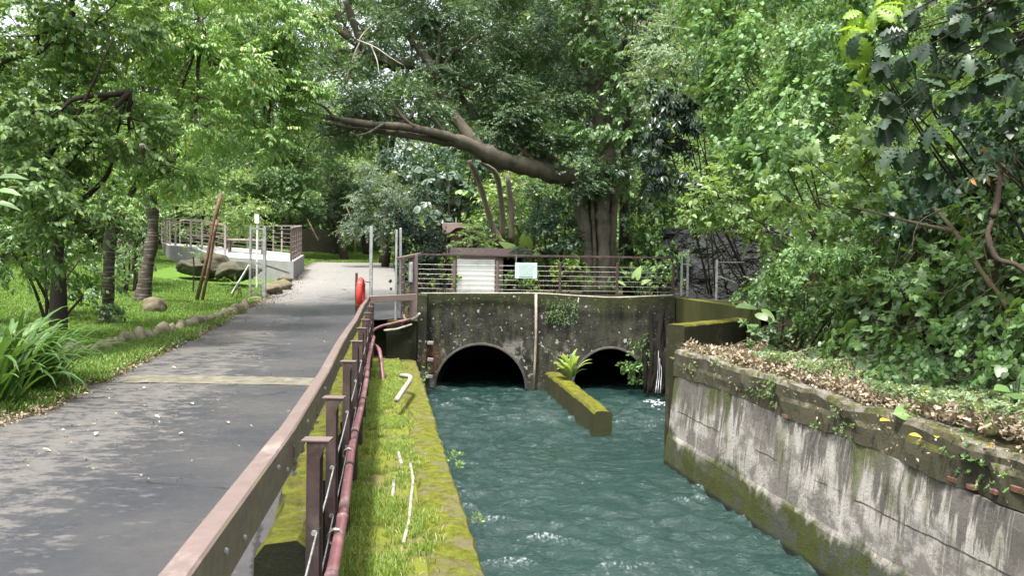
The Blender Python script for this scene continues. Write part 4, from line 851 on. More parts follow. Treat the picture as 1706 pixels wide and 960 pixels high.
# ================================================================== FOLIAGE MATERIALS
G_DEEP = leafmat('leaf_deep', (0.0109, 0.0285, 0.016), (0.0547, 0.116, 0.058), (.12, .2, .03), .96, .4, .25)
G_FICUS = leafmat('leaf_ficus', (0.0163, 0.0358, 0.0168), (0.0863, 0.153, 0.0616), (.16, .22, .04), .94, .42, .3)
G_CHERRY = leafmat('leaf_cherry', (0.0354, 0.0795, 0.025), (0.199, 0.343, 0.088), (.46, .4, .12), .965, .38, .38)
G_CHDK = leafmat('leaf_cherry_dark', (0.026, 0.058, 0.02), (0.145, 0.235, 0.075), (.24, .26, .05), .985, .48, .4, .3)
G_MID = leafmat('leaf_mid', (0.0272, 0.0572, 0.0216), (0.125, 0.225, 0.0653), (.2, .26, .05), .95, .42, .33)
G_LIGHT = leafmat('leaf_light', (0.0543, 0.0978, 0.0299), (0.245, 0.371, 0.126), (.3, .32, .09), .95, .45, .4)
G_PALE = leafmat('leaf_pale', (0.0727, 0.116, 0.0532), (0.257, 0.349, 0.2), (.36, .34, .12), .93, .5, .4)
G_VINE = leafmat('leaf_vine', (0.0272, 0.069, 0.0238), (0.172, 0.302, 0.104), (.26, .3, .06), .96, .46, .35, .35)
G_BREAD = leafmat('leaf_bread', (0.0105, 0.0235, 0.0116), (0.0509, 0.0903, 0.0479), (.16, .28, .02), .96, .42, .16, .4)
G_SCHEF = leafmat('leaf_umbrella', (0.00901, 0.0215, 0.0123), (0.0509, 0.086, 0.0557), (.2, .18, .05), .975, .33, .15, .6)
G_PADDLE = leafmat('leaf_paddle', (0.0181, 0.0406, 0.022), (0.096, 0.152, 0.0958), (.14, .26, .03), .9, .35, .2, .6)
G_STRAP = leafmat('leaf_strap', (0.0176, 0.0475, 0.011), (0.0834, 0.167, 0.0413), (.13, .22, .03), .9, .45, .3, .35)
G_FERN = leafmat('leaf_fern', (0.128, 0.211, 0.0444), (0.346, 0.479, 0.15), None, .9, .42, .45)
G_BUSHDK = leafmat('leaf_bush_dark', (0.00751, 0.0175, 0.0108), (0.0386, 0.0689, 0.0447), (.08, .12, .03), .97, .4, .2)
G_YELLOW = leafmat('leaf_yellowing', (.06, .11, .02), (.17, .26, .05), (.36, .34, .05), .9, .45, .4)
G_GREYGRN = leafmat('leaf_grey_green', (0.0467, 0.0808, 0.048), (0.162, 0.228, 0.152), (.26, .28, .1), .95, .5, .4)
GRASS = leafmat('grass_blade', (.1, .16, .03), (.24, .34, .065), (.42, .38, .17), .9, .5, .35, .3)
LAWNM = leafmat('lawn_blade', (.06, .12, .02), (.15, .25, .05), (.26, .27, .08), .95, .5, .35, .3)
DRY = leafmat('dead_leaf', (.085, .064, .042), (.29, .235, .165), (.44, .4, .31), .92, .8, .12, .2)
YLEAF = leafmat('yellow_leaf', (.36, .23, .025), (.5, .34, .035), None, .9, .5, .3)
# kits
K_FIC = Kit('alt', 'tiny', 11, 3.6, .085, 6, clump=.42, rnd=.35, tintvar=.16)
K_CH = Kit('alt', 'lance', 10, 3.4, .115, 6, droop=-.22, clump=.36, flat=.4, rnd=.28, lean=.2)
K_CHN = Kit('alt', 'ovate', 9, 3.0, .11, 7, droop=-.25, clump=.34, flat=.45, rnd=.3, lean=.15)
K_BUSH = Kit('tuft', 'tiny', 10, 1.6, .1, 6, clump=.4, rnd=.35)
K_BUSHN = Kit('tuft', 'ovate', 9, 1.4, .085, 6, clump=.26, rnd=.35)
K_FAR = Kit('alt', 'tiny', 10, 3.2, .15, 5, clump=.7, rnd=.4)
K_VINE = Kit('chain', 'heart', 6, 3.0, .105, 6, style='hang', clump=.38, flat=.9, rnd=.35)
K_VINES = Kit('chain', 'heart', 6, 3.0, .075, 6, style='hang', clump=.3, flat=.8, rnd=.4)
K_MUL = Kit('alt', 'lobed', 7, 2.4, .155, 6, droop=-.3, clump=.4, flat=.5, rnd=.3, lean=.35)
K_BREAD = Kit('whorl', 'bread', 7, .5, .26, 6, style='rosette', clump=.2, flat=.7, rnd=.25, lean=.45, tilt=.4)
K_SCH = Kit('whorl', 'lance', 8, .4, .2, 6, style='rosette', clump=.36, flat=.7, rnd=.2, lean=.3)
K_PAD = Kit('whorl', 'paddle', 8, .4, .34, 6, style='rosette', clump=.5, flat=.7, rnd=.25, lean=.15, tilt=.5)
K_LILAC = Kit('alt', 'ovate', 8, 2.6, .1, 6, droop=-.1, clump=.3, flat=.5, rnd=.3)
UP = np.array([0, 0, 1.])
def WP(*a): return [W(*p) for p in a]
def base_at(px, Y, off=0.): 
    x = (px-853)/FOC*Y; return np.array([x, Y, gz(x, Y)-.05+off])
# ================================================================== LEFT TREES
b = base_at(97, 15.6)
tree('cherry_tree', 'nearest lawn tree, its ringed trunk behind the strap-leaved plant', 'tree', b,
     [([b, *WP((97, 440, 15.6), (92, 380, 15.5), (80, 330, 15.3))], [.15, .12, .1, .09]), (WP((92, 390, 15.5), (105, 300, 15), (85, 250, 14.8), (95, 150, 14.6), (120, 40, 14.4)), [.07, .05, .035, .022, .01]), (WP((80, 340, 15.3), (40, 330, 14.5), (75, 270, 14), (130, 190, 13.8), (190, 60, 13.6)), [.07, .055, .04, .025, .01]), (WP((100, 350, 15.4), (140, 330, 15), (180, 290, 14.6), (190, 240, 14.4), (215, 150, 14)), [.065, .05, .035, .025, .01])],
     [PB(60, 60, 110, 85, 14.2), PB(170, 40, 100, 75, 14.6), PB(40, 190, 90, 75, 13.6), PB(150, 170, 90, 70, 14.2), PB(110, 280, 100, 60, 14), PB(30, 320, 75, 60, 13.2), PB(130, 375, 70, 35, 13.6), PB(50, 400, 60, 40, 13.4), PB(-60, 150, 80, 160, 13.5), PB(120, -90, 180, 70, 14.2), PB(215, 215, 60, 55, 14.3)],
     K_CHN, G_CHDK, BARKD, 3.8, 'cherry trees on the lawn', tint0=.45, newout=.006, ntw=60)
b = base_at(176, 18)
tree('cherry_tree', 'straight lawn tree with pale rings, between the nearest and the leaning one', 'tree', b,
     [([b+[0, 0, -.1], b+[0, 0, .12], *WP((180, 500, 18), (182, 420, 18), (188, 375, 18))], [.2, .15, .125, .12, .13]), (WP((184, 390, 18), (178, 330, 17.8), (186, 270, 17.6), (200, 180, 17.3), (215, 60, 17)), [.09, .07, .05, .03, .012]), (WP((190, 385, 18), (215, 330, 17.8), (255, 250, 17.5), (300, 150, 17.2), (340, 50, 17)), [.1, .075, .055, .035, .012]), (WP((186, 380, 18), (150, 330, 17.6), (120, 270, 17.2)), [.08, .07, .04])],
     [PB(250, 60, 100, 70, 17.3), PB(330, 20, 90, 60, 17.2), PB(350, 110, 80, 55, 17), PB(240, 160, 85, 55, 17.3), PB(325, 190, 65, 45, 17), PB(215, 260, 80, 45, 17.4), PB(290, 270, 55, 38, 17.2), PB(200, 345, 45, 25, 17.2), PB(240, -60, 150, 60, 17.3)],
     K_CH, G_CHERRY, BARKR, 4.4, 'cherry trees on the lawn', tint0=.62, newout=.06, ntw=45)
b = base_at(236, 23)
tree('cherry_tree', 'lawn tree with a leaning trunk behind the single brown boulder', 'tree', b,
     [([b+[0, 0, -.05], *WP((243, 460, 23), (255, 380, 23), (250, 320, 22.8))], [.24, .18, .15, .15]), (WP((250, 330, 22.8), (262, 290, 22.5), (275, 240, 22), (280, 150, 21.6)), [.15, .12, .1, .05]), (WP((250, 330, 22.8), (240, 290, 22.5), (236, 240, 22)), [.12, .1, .06]), (WP((262, 290, 22.5), (320, 230, 22), (400, 150, 21.4), (450, 90, 21)), [.1, .09, .07, .04])],
     [PB(420, 50, 95, 65, 20.6), PB(465, 110, 62, 55, 20.2), PB(400, 130, 80, 50, 20.6), PB(480, 30, 60, 55, 20.4), PB(440, 190, 62, 42, 20.4), PB(365, 215, 62, 38, 20.8), PB(485, 165, 42, 45, 20.2), PB(450, 240, 38, 22, 20.4), PB(300, 290, 50, 32, 21.5), PB(400, -50, 150, 60, 20.8), PB(350, 60, 70, 60, 21.4)],
     K_CH, G_CHERRY, BARKR, 4.4, 'cherry trees on the lawn', tint0=.7, newout=.04, ntw=55)
# shrubs behind the trunks, left
def shrub(name, label, blobs, kit, mat, lai=3., group=None, base=None, tint0=.45, newout=0., k=1., bark=None, nst=5, r=.035, cat='shrub', ntw=24):
    c0 = blobs[0][0]; bx = np.mean([q[0][0] for q in blobs]); by = np.mean([q[0][1] for q in blobs])
    b = np.array(base if base is not None else [bx, by, gz(bx, by)-.03]); st = []
    lo = sorted(blobs, key=lambda q: q[0][2])
    for i in range(nst):
        t_ = blobs[i % len(blobs)][0]; a = b+np.array([random.uniform(-.25, .25), random.uniform(-.2, .2), 0]); st.append(([a, a+(t_-a)*.5+np.array([random.uniform(-.15, .15), 0, .1]), t_], [r, r*.8, r*.45]))
    return tree(name, label, cat, b, st, blobs, kit, mat, bark or BARKD, lai, group, tint0=tint0, newout=newout, k=k, limbr=r*.6, ntw=ntw)
shrub('shrub', 'dark leafy shrub behind the nearest lawn trunk at the left edge', [PB(20, 420, 70, 55, 17), PB(75, 430, 60, 50, 17.5), PB(135, 430, 40, 55, 18.5), PB(140, 490, 45, 40, 17.8)], K_CHN, G_MID, 2.6)
shrub('shrub', 'fine yellow-green grassy shrub between the two ringed trunks', [PB(215, 400, 34, 40, 26), PB(222, 430, 30, 30, 26)], Kit('tuft', 'lance', 9, 2.2, .13, 5, droop=.2, clump=.4, rnd=.4), G_PALE, 2.6)
shrub('shrub', 'broad-leaved dark shrub behind the leaning lawn trunk', [PB(236, 380, 24, 40, 27), PB(232, 420, 24, 28, 27.5), PB(240, 325, 34, 34, 28)], K_CHN, G_MID, 3.)
shrub('shrub', 'big light leafy shrub rising beyond the terrace railing', [PB(320, 320, 60, 45, 42), PB(390, 330, 50, 40, 43), PB(350, 360, 55, 30, 41), PB(410, 360, 30, 25, 41)], K_FAR, G_LIGHT, 3., tint0=.35)
# young plants on the lawn
m = MB(); b_ = hitg(322, 488); m.tube([b_, W(323, 440, b_[1]), W(322, 428, b_[1])], .025, 6); t_ = thing('sapling', 'thin dark sapling standing on the lawn beside the stakes', 'sapling', tuple(b_)); m.build('trunk', BARKD, t_)
foliage('crown', K_LILAC, G_CHDK, [PB(318, 425, 22, 8, b_[1]), PB(330, 420, 18, 7, b_[1])], 1.1, t_)
shrub('small_shrub', 'small loose shrub at the foot of the gate brace', [PB(392, 478, 14, 14, 25.6)], K_LILAC, G_MID, 1.6, cat='shrub', nst=3, r=.015, ntw=8)
# ================================================================== FAR TREES
def far_tree(label, px, Y, blobs, mat, lai=3., kit=None, name='far_tree', tint0=.45, newout=.0, th=None, r=.22):
    b = base_at(px, Y); c = min(blobs, key=lambda q: q[0][2])[0]; m_ = b+(c-b)*.6+np.array([random.uniform(-.3, .3), 0, 0])
    return tree(name, label, 'tree', b, [([b, b+(m_-b)*.5, m_], [r, r*.75, r*.6])], blobs, kit or K_FAR, mat, BARKD, lai, 'trees beyond the lane', tint0=tint0, newout=newout, limbr=r*.4, ntw=24)
far_tree('dark tree above the far lawn with a low trunk, left of the lane end', 455, 52, [PB(440, 280, 80, 55, 50), PB(400, 210, 90, 60, 50), PB(500, 250, 60, 60, 51), PB(480, 330, 60, 40, 50), PB(420, 340, 50, 35, 50), PB(540, 200, 60, 50, 52)], G_MID, 3.2)
far_tree('dark shade tree with leaning trunk in the middle of the far lawn', 575, 53, [PB(560, 340, 46, 28, 53), PB(530, 325, 50, 50, 54), PB(590, 330, 40, 35, 54), PB(550, 290, 60, 45, 55)], G_FICUS, 3.0, r=.3)
far_tree('tall pale green tree behind the lane end', 610, 58, [PB(580, 270, 60, 45, 57), PB(620, 240, 55, 50, 58), PB(560, 220, 50, 40, 58), PB(650, 210, 55, 50, 58)], G_LIGHT, 2.8, tint0=.4)
far_tree('pale yellow-green bushy tree right of the lane end', 640, 42, [PB(622, 335, 40, 40, 42), PB(655, 295, 42, 34, 42), PB(608, 372, 32, 26, 41.5), PB(668, 345, 38, 46, 41), PB(642, 384, 40, 20, 41), PB(690, 320, 30, 40, 41)], G_GREYGRN, 3., Kit('alt', 'lance', 10, 3., .17, 5, clump=.6, rnd=.4), tint0=.3)
far_tree('yellow-topped small tree peeping over the pale bushy tree', 672, 43.5, [PB(655, 292, 34, 16, 43.5), PB(690, 300, 30, 20, 43.5)], G_YELLOW, 2.2, tint0=.5)
far_tree('tall dark tree far behind the terrace', 330, 60, [PB(300, 230, 90, 70, 58), PB(250, 300, 70, 60, 58), PB(360, 270, 70, 60, 58), PB(230, 200, 80, 70, 59), PB(330, 170, 90, 60, 59)], G_CHDK, 3.)
far_tree('tall dark tree at the far left behind the lawn', 120, 40, [PB(60, 320, 90, 70, 40), PB(150, 300, 80, 80, 41), PB(20, 230, 90, 80, 41), PB(200, 340, 50, 50, 40), PB(110, 220, 90, 70, 42)], G_CHDK, 3.)
for i, (lab, px, Y, bl) in enumerate([('tall backdrop tree rising behind the long limb of the banyan', 640, 47, [(600, 40, 90, 70), (680, 100, 90, 70), (640, 170, 80, 50), (700, 10, 90, 60)]), ('tall backdrop tree behind the middle of the banyan crown', 800, 46, [(780, 60, 90, 80), (860, 20, 90, 70), (800, 160, 90, 60), (870, 230, 80, 60)]),
     ('tall backdrop tree behind the broad-leaved tree right of the banyan', 1000, 44, [(960, 40, 90, 80), (1050, 20, 90, 80), (980, 160, 80, 70), (1060, 140, 80, 80), (1000, 280, 90, 60), (1090, 250, 70, 90)]), ('tall tree closing the lane end between the left trees and the banyan', 480, 62, [(470, 60, 60, 60), (420, 130, 80, 70), (540, 140, 70, 50), (480, 190, 90, 60), (350, 60, 90, 80), (560, 40, 40, 30)]),
     ('tall backdrop tree beyond the nearest lawn tree', 200, 34, [(180, 60, 90, 80), (260, 130, 80, 70), (90, 120, 90, 80), (200, 230, 90, 60), (30, 40, 90, 80), (310, 60, 70, 70)])]):
    far_tree(lab, px, Y, [PB(*q, Y+1.5*k_ % 3) for k_, q in enumerate(bl)], [G_CHDK, G_FICUS, G_DEEP, G_MID, G_CHDK][i], 3.6, Kit('alt', 'ovate', 9, 3, .2, 5, clump=.8, rnd=.4), r=.3)
# ================================================================== BIG-LEAVED AND DARK BUSHES BEHIND THE FENCE
shrub('dark_bush', 'dense dark rounded bush behind the brown end column', [PB(700, 410, 36, 36, 24), PB(692, 380, 28, 24, 24), PB(722, 440, 26, 34, 23.6), PB(720, 395, 22, 30, 24), PB(700, 465, 36, 22, 23.6)], Kit('tuft', 'tiny', 11, 1.5, .075, 6, clump=.26, rnd=.35), G_BUSHDK, 4.2, cat='bush')
shrub('paddle_leaf_tree', 'small tree with big grey-green paddle leaves in rosettes', [PB(750, 300, 38, 32, 33), PB(735, 345, 34, 28, 32), PB(770, 330, 28, 26, 33), PB(700, 290, 28, 22, 34), PB(780, 370, 24, 20, 32.5)], K_PAD, G_PADDLE, 3.6, cat='tree', nst=6, r=.08)
shrub('shrub', 'dark broad shrub filling in behind the paddle-leaf tree', [PB(740, 300, 60, 45, 37), PB(700, 240, 60, 45, 38), PB(790, 250, 60, 50, 37), PB(770, 350, 50, 40, 36)], Kit('alt', 'ovate', 9, 2.8, .16, 5, clump=.6, rnd=.35), G_DEEP, 4.)
st = [(WP((838, 415, 30), (818, 370, 29.8), (800, 310, 29.4), (782, 268, 28.8)), [.13, .12, .1, .07]), (WP((838, 400, 30.2), (835, 340, 30), (826, 290, 29.6), (800, 270, 29)), [.1, .1, .09, .06]), (WP((852, 405, 30.4), (852, 350, 30.2), (845, 290, 29.9)), [.11, .1, .08])]
b = W(840, 425, 30.2)
tree('multi_stem_tree', 'slender tree of three bare stems rising behind the shed roof', 'tree', b, st, [PB(860, 330, 50, 30, 31), PB(820, 350, 30, 25, 31), PB(880, 300, 50, 25, 31.5), PB(800, 395, 25, 16, 28.6), PB(775, 410, 14, 8, 28.4)], Kit('alt', 'ovate', 8, 2.6, .17, 5, clump=.5, rnd=.35), G_LIGHT, BARKP, 2.2, forks=[W(838, 330, 30), W(835, 400, 30)], limbr=.03, ntw=18)
shrub('shrub', 'dark feathery shrub spreading left of the big trunk behind the fence', [PB(925, 385, 48, 32, 25), PB(895, 405, 36, 26, 25.2), PB(945, 350, 36, 30, 25.6), PB(905, 355, 34, 26, 26), PB(958, 400, 22, 16, 24.4)], Kit('alt', 'tiny', 14, 4, .062, 6, droop=-.1, clump=.34, flat=.4, rnd=.3), G_DEEP, 3.6, tint0=.5)
shrub('shrub', 'lit mid-green shrub behind the multi-stem tree', [PB(900, 320, 60, 40, 32), PB(860, 375, 50, 32, 31.5), PB(930, 300, 50, 30, 32)], Kit('alt', 'ovate', 9, 2.8, .14, 5, clump=.5, rnd=.35), G_MID, 3.)
def lowplant(label, px, py, rx, ry, Y, kit, mat, lai=2.6, tint0=.5, name='bushy_plant'):
    return shrub(name, label, [PB(px, py, rx, ry, Y)], kit, mat, lai, 'plants behind the cable fence', cat='plant', nst=3, r=.015, tint0=tint0, ntw=8)
K_LOW = Kit('tuft', 'ovate', 8, 1.4, .11, 5, droop=.1, clump=.22, rnd=.35)
for a in [('yellow-green leafy plant behind the fence under the notice panel', 905, 468, 24, 20, 23, K_LOW, G_YELLOW, 2.2, .35), ('bright plant behind the fence left of the big trunk', 952, 455, 16, 24, 23.4, K_LOW, G_YELLOW, 2., .3), ('low dark plant at the foot of the shed opening', 848, 474, 26, 12, 23, K_LOW, G_MID, 2.6, .4),
          ('low plant under the notice panel close to the slatted panel', 868, 462, 18, 14, 23.6, K_LOW, G_MID, 2., .6), ('climbing plant with pale leaves at the left foot of the slatted panel', 742, 450, 14, 36, 22.6, K_LOW, G_YELLOW, 1.8, .3), ('leafy plant by the foot of the big trunk', 985, 478, 28, 12, 23, K_LOW, G_MID, 2.4, .4),
          ('green plants behind the right end of the fence', 1075, 465, 36, 24, 23.6, K_LOW, G_MID, 2.6, .5), ('low green plant by the twin steel posts', 1112, 480, 20, 12, 22.9, K_LOW, G_LIGHT, 2.2, .3), ('narrow weed creeping over the kerb at the slatted panel', 815, 478, 12, 10, 22.5, K_LOW, G_MID, 1.4, .4)]: lowplant(*a)
def bigleaf(name, label, pts, size, mat, cat='plant', stalk=True, leafk='ear'):
    """a plant of a few big leaves: pts = (px,py,Y, dirx, diry, dirz)"""
    base = np.mean([W(*p[:3]) for p in pts], axis=0); t = thing(name, label, cat, (base[0], base[1], gz(base[0], base[1])))
    g = np.array([base[0], base[1], gz(base[0], base[1])])
    for p in pts:
        c = W(*p[:3]); V, F, rb = LEAF[leafk]; y = nrm(np.array(p[3:6])); R = rot(y, np.array([-.3, -.5, .8])); VV = (V*size*(p[6] if len(p) > 6 else 1)) @ R.T+c
        link('leaf', mesh_arr('leaf', VV, F, {'tint': np.full(len(V), random.uniform(.3, .8)), 'rib': rb}), mat, t)
        if stalk: m = MB(); m.tube(curve_pts([g, (g+c)/2+np.array([0, 0, .15]), c], 4), [.02, .014], 6); m.build('stalk', G_MID, t)
    return t
bigleaf('taro_plant', 'taro plant with a pale upright leaf behind the fence right of the trunk', [(1058, 462, 23, .3, 0, 1), (1070, 470, 22.9, .6, -.2, .3, .7), (1040, 472, 23, -.6, -.3, .3, .8), (1085, 448, 23.2, .8, -.2, .5, .8)], .36, G_LIGHT)
bigleaf('taro_plant', 'taro plant with bright green leaves standing over the shed roof end', [(862, 418, 29, -.7, -.2, .5, 1.2), (890, 420, 28.8, .7, -.1, .5), (876, 412, 29, -.2, -.2, 1)], .6, G_YELLOW)
bigleaf('taro_plant', 'taro with broad leaves at the end of the mossy wing wall', [(1252, 508, 15.2, -.9, -.5, .1, 1.2), (1262, 490, 15.2, .1, -.4, .9), (1268, 520, 15, .5, -.7, -.3, 1.1), (1255, 540, 14.9, -.5, -.8, -.2, .8)], .3, G_MID)
bigleaf('taro_plant', 'taro with one fan-shaped leaf amid the bank undergrowth', [(1490, 520, 11, -.5, -.6, .2, 1.3), (1505, 515, 11, .6, -.6, .1)], .26, G_MID)
bigleaf('taro_plant', 'taro with dark leaves at the right edge above the broken coping', [(1695, 655, 7.3, -.4, -.6, .1), (1680, 645, 7.6, -.7, -.4, .1, .8), (1700, 625, 7.5, .1, -.5, .5)], .24, G_MID)
bigleaf('fallen_leaf', 'large light green leaf lying on the bank litter', [(1488, 690, 7.9, 1, -.1, .02)], .33, G_LIGHT, 'leaf', False, 'round')
bigleaf('fallen_leaf', 'green leaf standing on edge at the right of the bank', [(1648, 722, 7., .05, -.2, .8)], .15, G_LIGHT, 'leaf', False, 'round')
# ================================================================== BANYAN
bb = np.array([W(1000, 490, 25)[0], 25, .7])
bst = [(WP((1000, 500, 25), (1003, 430, 25), (1000, 370, 25), (985, 320, 25)), [.52, .44, .5, .5]),
       (WP((985, 330, 25), (962, 300, 25), (930, 292, 24.7), (880, 278, 24.2), (830, 265, 23.7), (785, 243, 23.2), (745, 230, 22.8)), [.48, .38, .29, .26, .24, .2, .16]),
       (WP((785, 243, 23.2), (735, 224, 22.6), (680, 212, 22.2), (610, 206, 21.8), (550, 196, 21.4), (495, 188, 21)), [.16, .12, .1, .085, .07, .05]),
       (WP((770, 240, 23.2), (720, 232, 22.7), (660, 222, 22.3), (600, 215, 22), (530, 203, 21.6)), [.13, .1, .08, .06, .04]),
       (WP((800, 250, 23.4), (765, 205, 23.6), (740, 165, 23.9), (725, 120, 24.2), (690, 70, 24.5), (640, 10, 24.8)), [.2, .16, .15, .14, .12, .09]),
       (WP((990, 330, 25), (1010, 260, 25.2), (1000, 180, 25.4), (985, 80, 25.6), (990, -20, 26)), [.4, .32, .26, .2, .12]),
       (WP((920, 290, 24.6), (860, 215, 25), (800, 200, 25.4), (760, 150, 25.6)), [.2, .15, .12, .08]),
       (WP((965, 305, 25), (900, 250, 25.6), (850, 150, 26), (830, 40, 26.3)), [.22, .18, .14, .08]),
       (WP((690, 110, 24.4), (640, 100, 24), (590, 70, 23.6), (545, 35, 23.3), (515, 20, 23)), [.12, .1, .09, .07, .05]),
       (WP((745, 228, 22.8), (728, 205, 22.7), (705, 192, 22.5)), [.07, .05, .025]), (WP((690, 212, 22.2), (668, 192, 22.1), (650, 165, 22)), [.06, .04, .02]), (WP((640, 206, 21.9), (612, 222, 21.6), (590, 226, 21.4)), [.05, .03, .012]), (WP((560, 200, 21.4), (540, 178, 21.2), (515, 168, 21)), [.05, .035, .015]), (WP((850, 270, 23.9), (822, 248, 23.5), (800, 240, 23.2)), [.1, .06, .03]),
       (WP((660, 115, 24), (610, 85, 23.6), (590, 40, 23.4), (575, 0, 23.2)), [.1, .11, .1, .08])]
for px, dx, Y, r in ((950, 28, 24.55, .09), (968, 12, 24.45, .15), (1003, 3, 24.4, .2), (1026, -8, 24.6, .12), (985, 6, 24.35, .06), (1018, -14, 24.3, .05), (940, 44, 24.5, .05)):
    bst.append((WP((px+dx*.2, 312, Y+.1), (px+dx*.5, 360, Y), (px+dx, 420, Y), (px+dx*1.1, 495, Y)), [r*1.1, r, r*.9, r*1.2]))
bbl = [PB(620, 60, 60, 50, 23.5), PB(575, 140, 55, 45, 22.5), PB(640, 165, 75, 40, 22.8), PB(560, 20, 55, 30, 24), PB(700, 30, 75, 50, 25), PB(720, 110, 60, 45, 24.6), PB(700, 180, 70, 32, 23.6), PB(790, 60, 85, 70, 25), PB(790, 150, 75, 50, 24.8),
       PB(860, 120, 80, 60, 25.4), PB(850, 200, 75, 42, 24.6), PB(900, 40, 90, 60, 26), PB(930, 180, 60, 50, 25.2), PB(905, 245, 55, 28, 24.4), PB(960, 110, 60, 60, 26), PB(970, 290, 40, 26, 24.3), PB(540, 225, 45, 28, 22.5), PB(600, 215, 60, 24, 23.6), PB(760, -60, 260, 60, 25), PB(535, 90, 30, 30, 24.5), PB(610, 176, 30, 10, 22.4), PB(880, 240, 30, 12, 24.6), PB(968, 312, 24, 12, 24.2), PB(1015, 285, 26, 16, 24.4), PB(830, 225, 26, 12, 24.2)]
tree('banyan_tree', 'huge banyan with one long limb reaching left over the lane', 'tree', bb, bst, bbl, K_FIC, G_FICUS, BARKB, 4.2, forks=[W(985, 300, 25), W(880, 260, 24.3), W(785, 230, 23.3), W(680, 200, 22.6), W(725, 120, 24.2), W(1000, 180, 25.4), W(850, 150, 26), W(600, 80, 23.6)], tint0=.5, newout=.015, limbr=.06, ntw=120, k=.9)
m = MB()
for pts in ([(595, 66, 21.5), (625, 78, 21.3), (650, 95, 21.2), (672, 108, 21.2)], [(618, 75, 21.4), (628, 100, 21.3), (632, 125, 21.2)], [(600, 68, 21.5), (590, 90, 21.4), (585, 105, 21.4)], [(597, 67, 21.5), (610, 50, 21.6), (625, 38, 21.6)]): m.tube(curve_pts(WP(*pts), 4), [.02, .015, .007], 6)
tag(m.build('dead_branch', plain('bleached_wood', (.42, .37, .3), .8, bump=.4), smooth=True), 'bleached bare forked branch hanging in front of the banyan leaves', 'branch')
# broadleaf tree behind banyan and climbers to its right
b = W(1050, 495, 26.5); b[2] = gz(b[0], 26.5)
tree('broadleaf_tree', 'tall broad-leaved green tree just right of the banyan trunk', 'tree', b, [(WP((1050, 495, 26.5), (1040, 350, 26.6), (1045, 200, 26.6), (1040, 60, 26.6)), [.22, .2, .16, .1])],
     [PB(1000, 40, 62, 55, 25), PB(1060, 40, 62, 60, 26), PB(1010, 130, 55, 45, 24.6), PB(1050, 150, 55, 50, 25.4), PB(1010, 215, 52, 35, 24.3), PB(1050, 230, 35, 38, 25), PB(1020, -50, 100, 60, 26), PB(1045, 290, 32, 36, 25.4)], Kit('alt', 'ovate', 8, 2.4, .155, 6, droop=-.3, clump=.38, flat=.5, rnd=.3, lean=.2), G_MID, BARKD, 2.8, tint0=.4, forks=[W(1042, 250, 26.6), W(1042, 120, 26.6)])
shrub('climber_thicket', 'tall green climber thicket right of the banyan trunk behind the fence', [PB(1065, 350, 36, 50, 26), PB(1095, 400, 36, 50, 26), PB(1060, 425, 32, 40, 25.6), PB(1110, 340, 36, 50, 27), PB(1120, 440, 26, 36, 25.5), PB(1085, 300, 36, 36, 27)], Kit('chain', 'heart', 6, 2.6, .13, 5, style='hang', clump=.4, flat=.8, rnd=.4), G_MID, 3.2, cat='thicket', tint0=.3)
shrub('pale_tree', 'pale yellow-green feathery tree above the dark umbrella-leaved tree', [PB(1110, 90, 42, 50, 21), PB(1140, 50, 40, 45, 21), PB(1085, 145, 26, 26, 20.6), PB(1125, 140, 34, 30, 20.8), PB(1150, -20, 60, 50, 21)], Kit('alt', 'lance', 12, 3.4, .085, 5, clump=.3, rnd=.4), G_PALE, 2.4, cat='tree', base=[5.6, 22.8, 1.], tint0=.4, r=.02)
shrub('umbrella_tree', 'dark umbrella-leaved tree hanging over the right end of the fence', [PB(1110, 190, 48, 40, 20.6), PB(1085, 235, 38, 36, 20.4), PB(1130, 245, 46, 45, 20.8), PB(1100, 285, 42, 30, 20.6), PB(1150, 190, 36, 50, 21), PB(1140, 300, 36, 28, 21)], K_SCH, G_SCHEF, 3.0, cat='tree', base=[6.4, 22.3, 1.], r=.022, newout=.01)
def shrub_b(*a, **k): k.setdefault('k', .62); return shrub(*a, **k)
# ================================================================== RIGHT BANK
shrub_b('paper_mulberry', 'bright leafy tree overhanging the rubble stone wall', [PB(1200, 335, 58, 28, 15.6), PB(1165, 358, 32, 20, 15.8), PB(1245, 300, 55, 36, 15.4), PB(1215, 385, 32, 14, 15.6), PB(1270, 370, 40, 32, 15.2), PB(1310, 420, 36, 36, 14.8), PB(1310, 330, 50, 40, 14.8)], Kit('alt', 'ovate', 8, 2.4, .12, 6, droop=-.15, clump=.27, flat=.45, rnd=.3, lean=.1), G_LIGHT, 2.8, cat='tree', base=[6.4, 15.4, 1.2], r=.018, tint0=.4, ntw=60)
shrub_b('vine_column', 'tall vine-smothered tree with bright leaves on its left side', [PB(1205, 60, 45, 60, 17), PB(1240, 130, 60, 60, 16.6), PB(1210, 180, 34, 55, 17), PB(1275, 60, 60, 55, 16.4), PB(1230, 240, 44, 45, 16.6), PB(1300, 170, 55, 65, 16), PB(1275, 260, 50, 40, 16), PB(1330, 90, 60, 60, 15.6), PB(1250, -40, 110, 60, 16.8), PB(1180, 0, 40, 45, 17.4)], K_VINE, G_VINE, 4.4, cat='vines', base=[6.6, 17.3, 2], r=.02, tint0=.5, newout=.004)
shrub_b('vine_curtain', 'curtain of small heart-leaved vines high on the right bank', [PB(1390, 50, 70, 60, 14), PB(1370, 130, 55, 50, 14.2), PB(1450, 10, 80, 55, 13.6), PB(1420, 110, 50, 50, 13.6), PB(1350, 210, 50, 45, 14.4), PB(1400, -60, 140, 50, 14), PB(1480, 70, 60, 50, 13), PB(1330, 10, 60, 50, 14.6)], K_VINES, G_VINE, 4., cat='vines', base=[7, 15, 3.5], r=.012, tint0=.45)
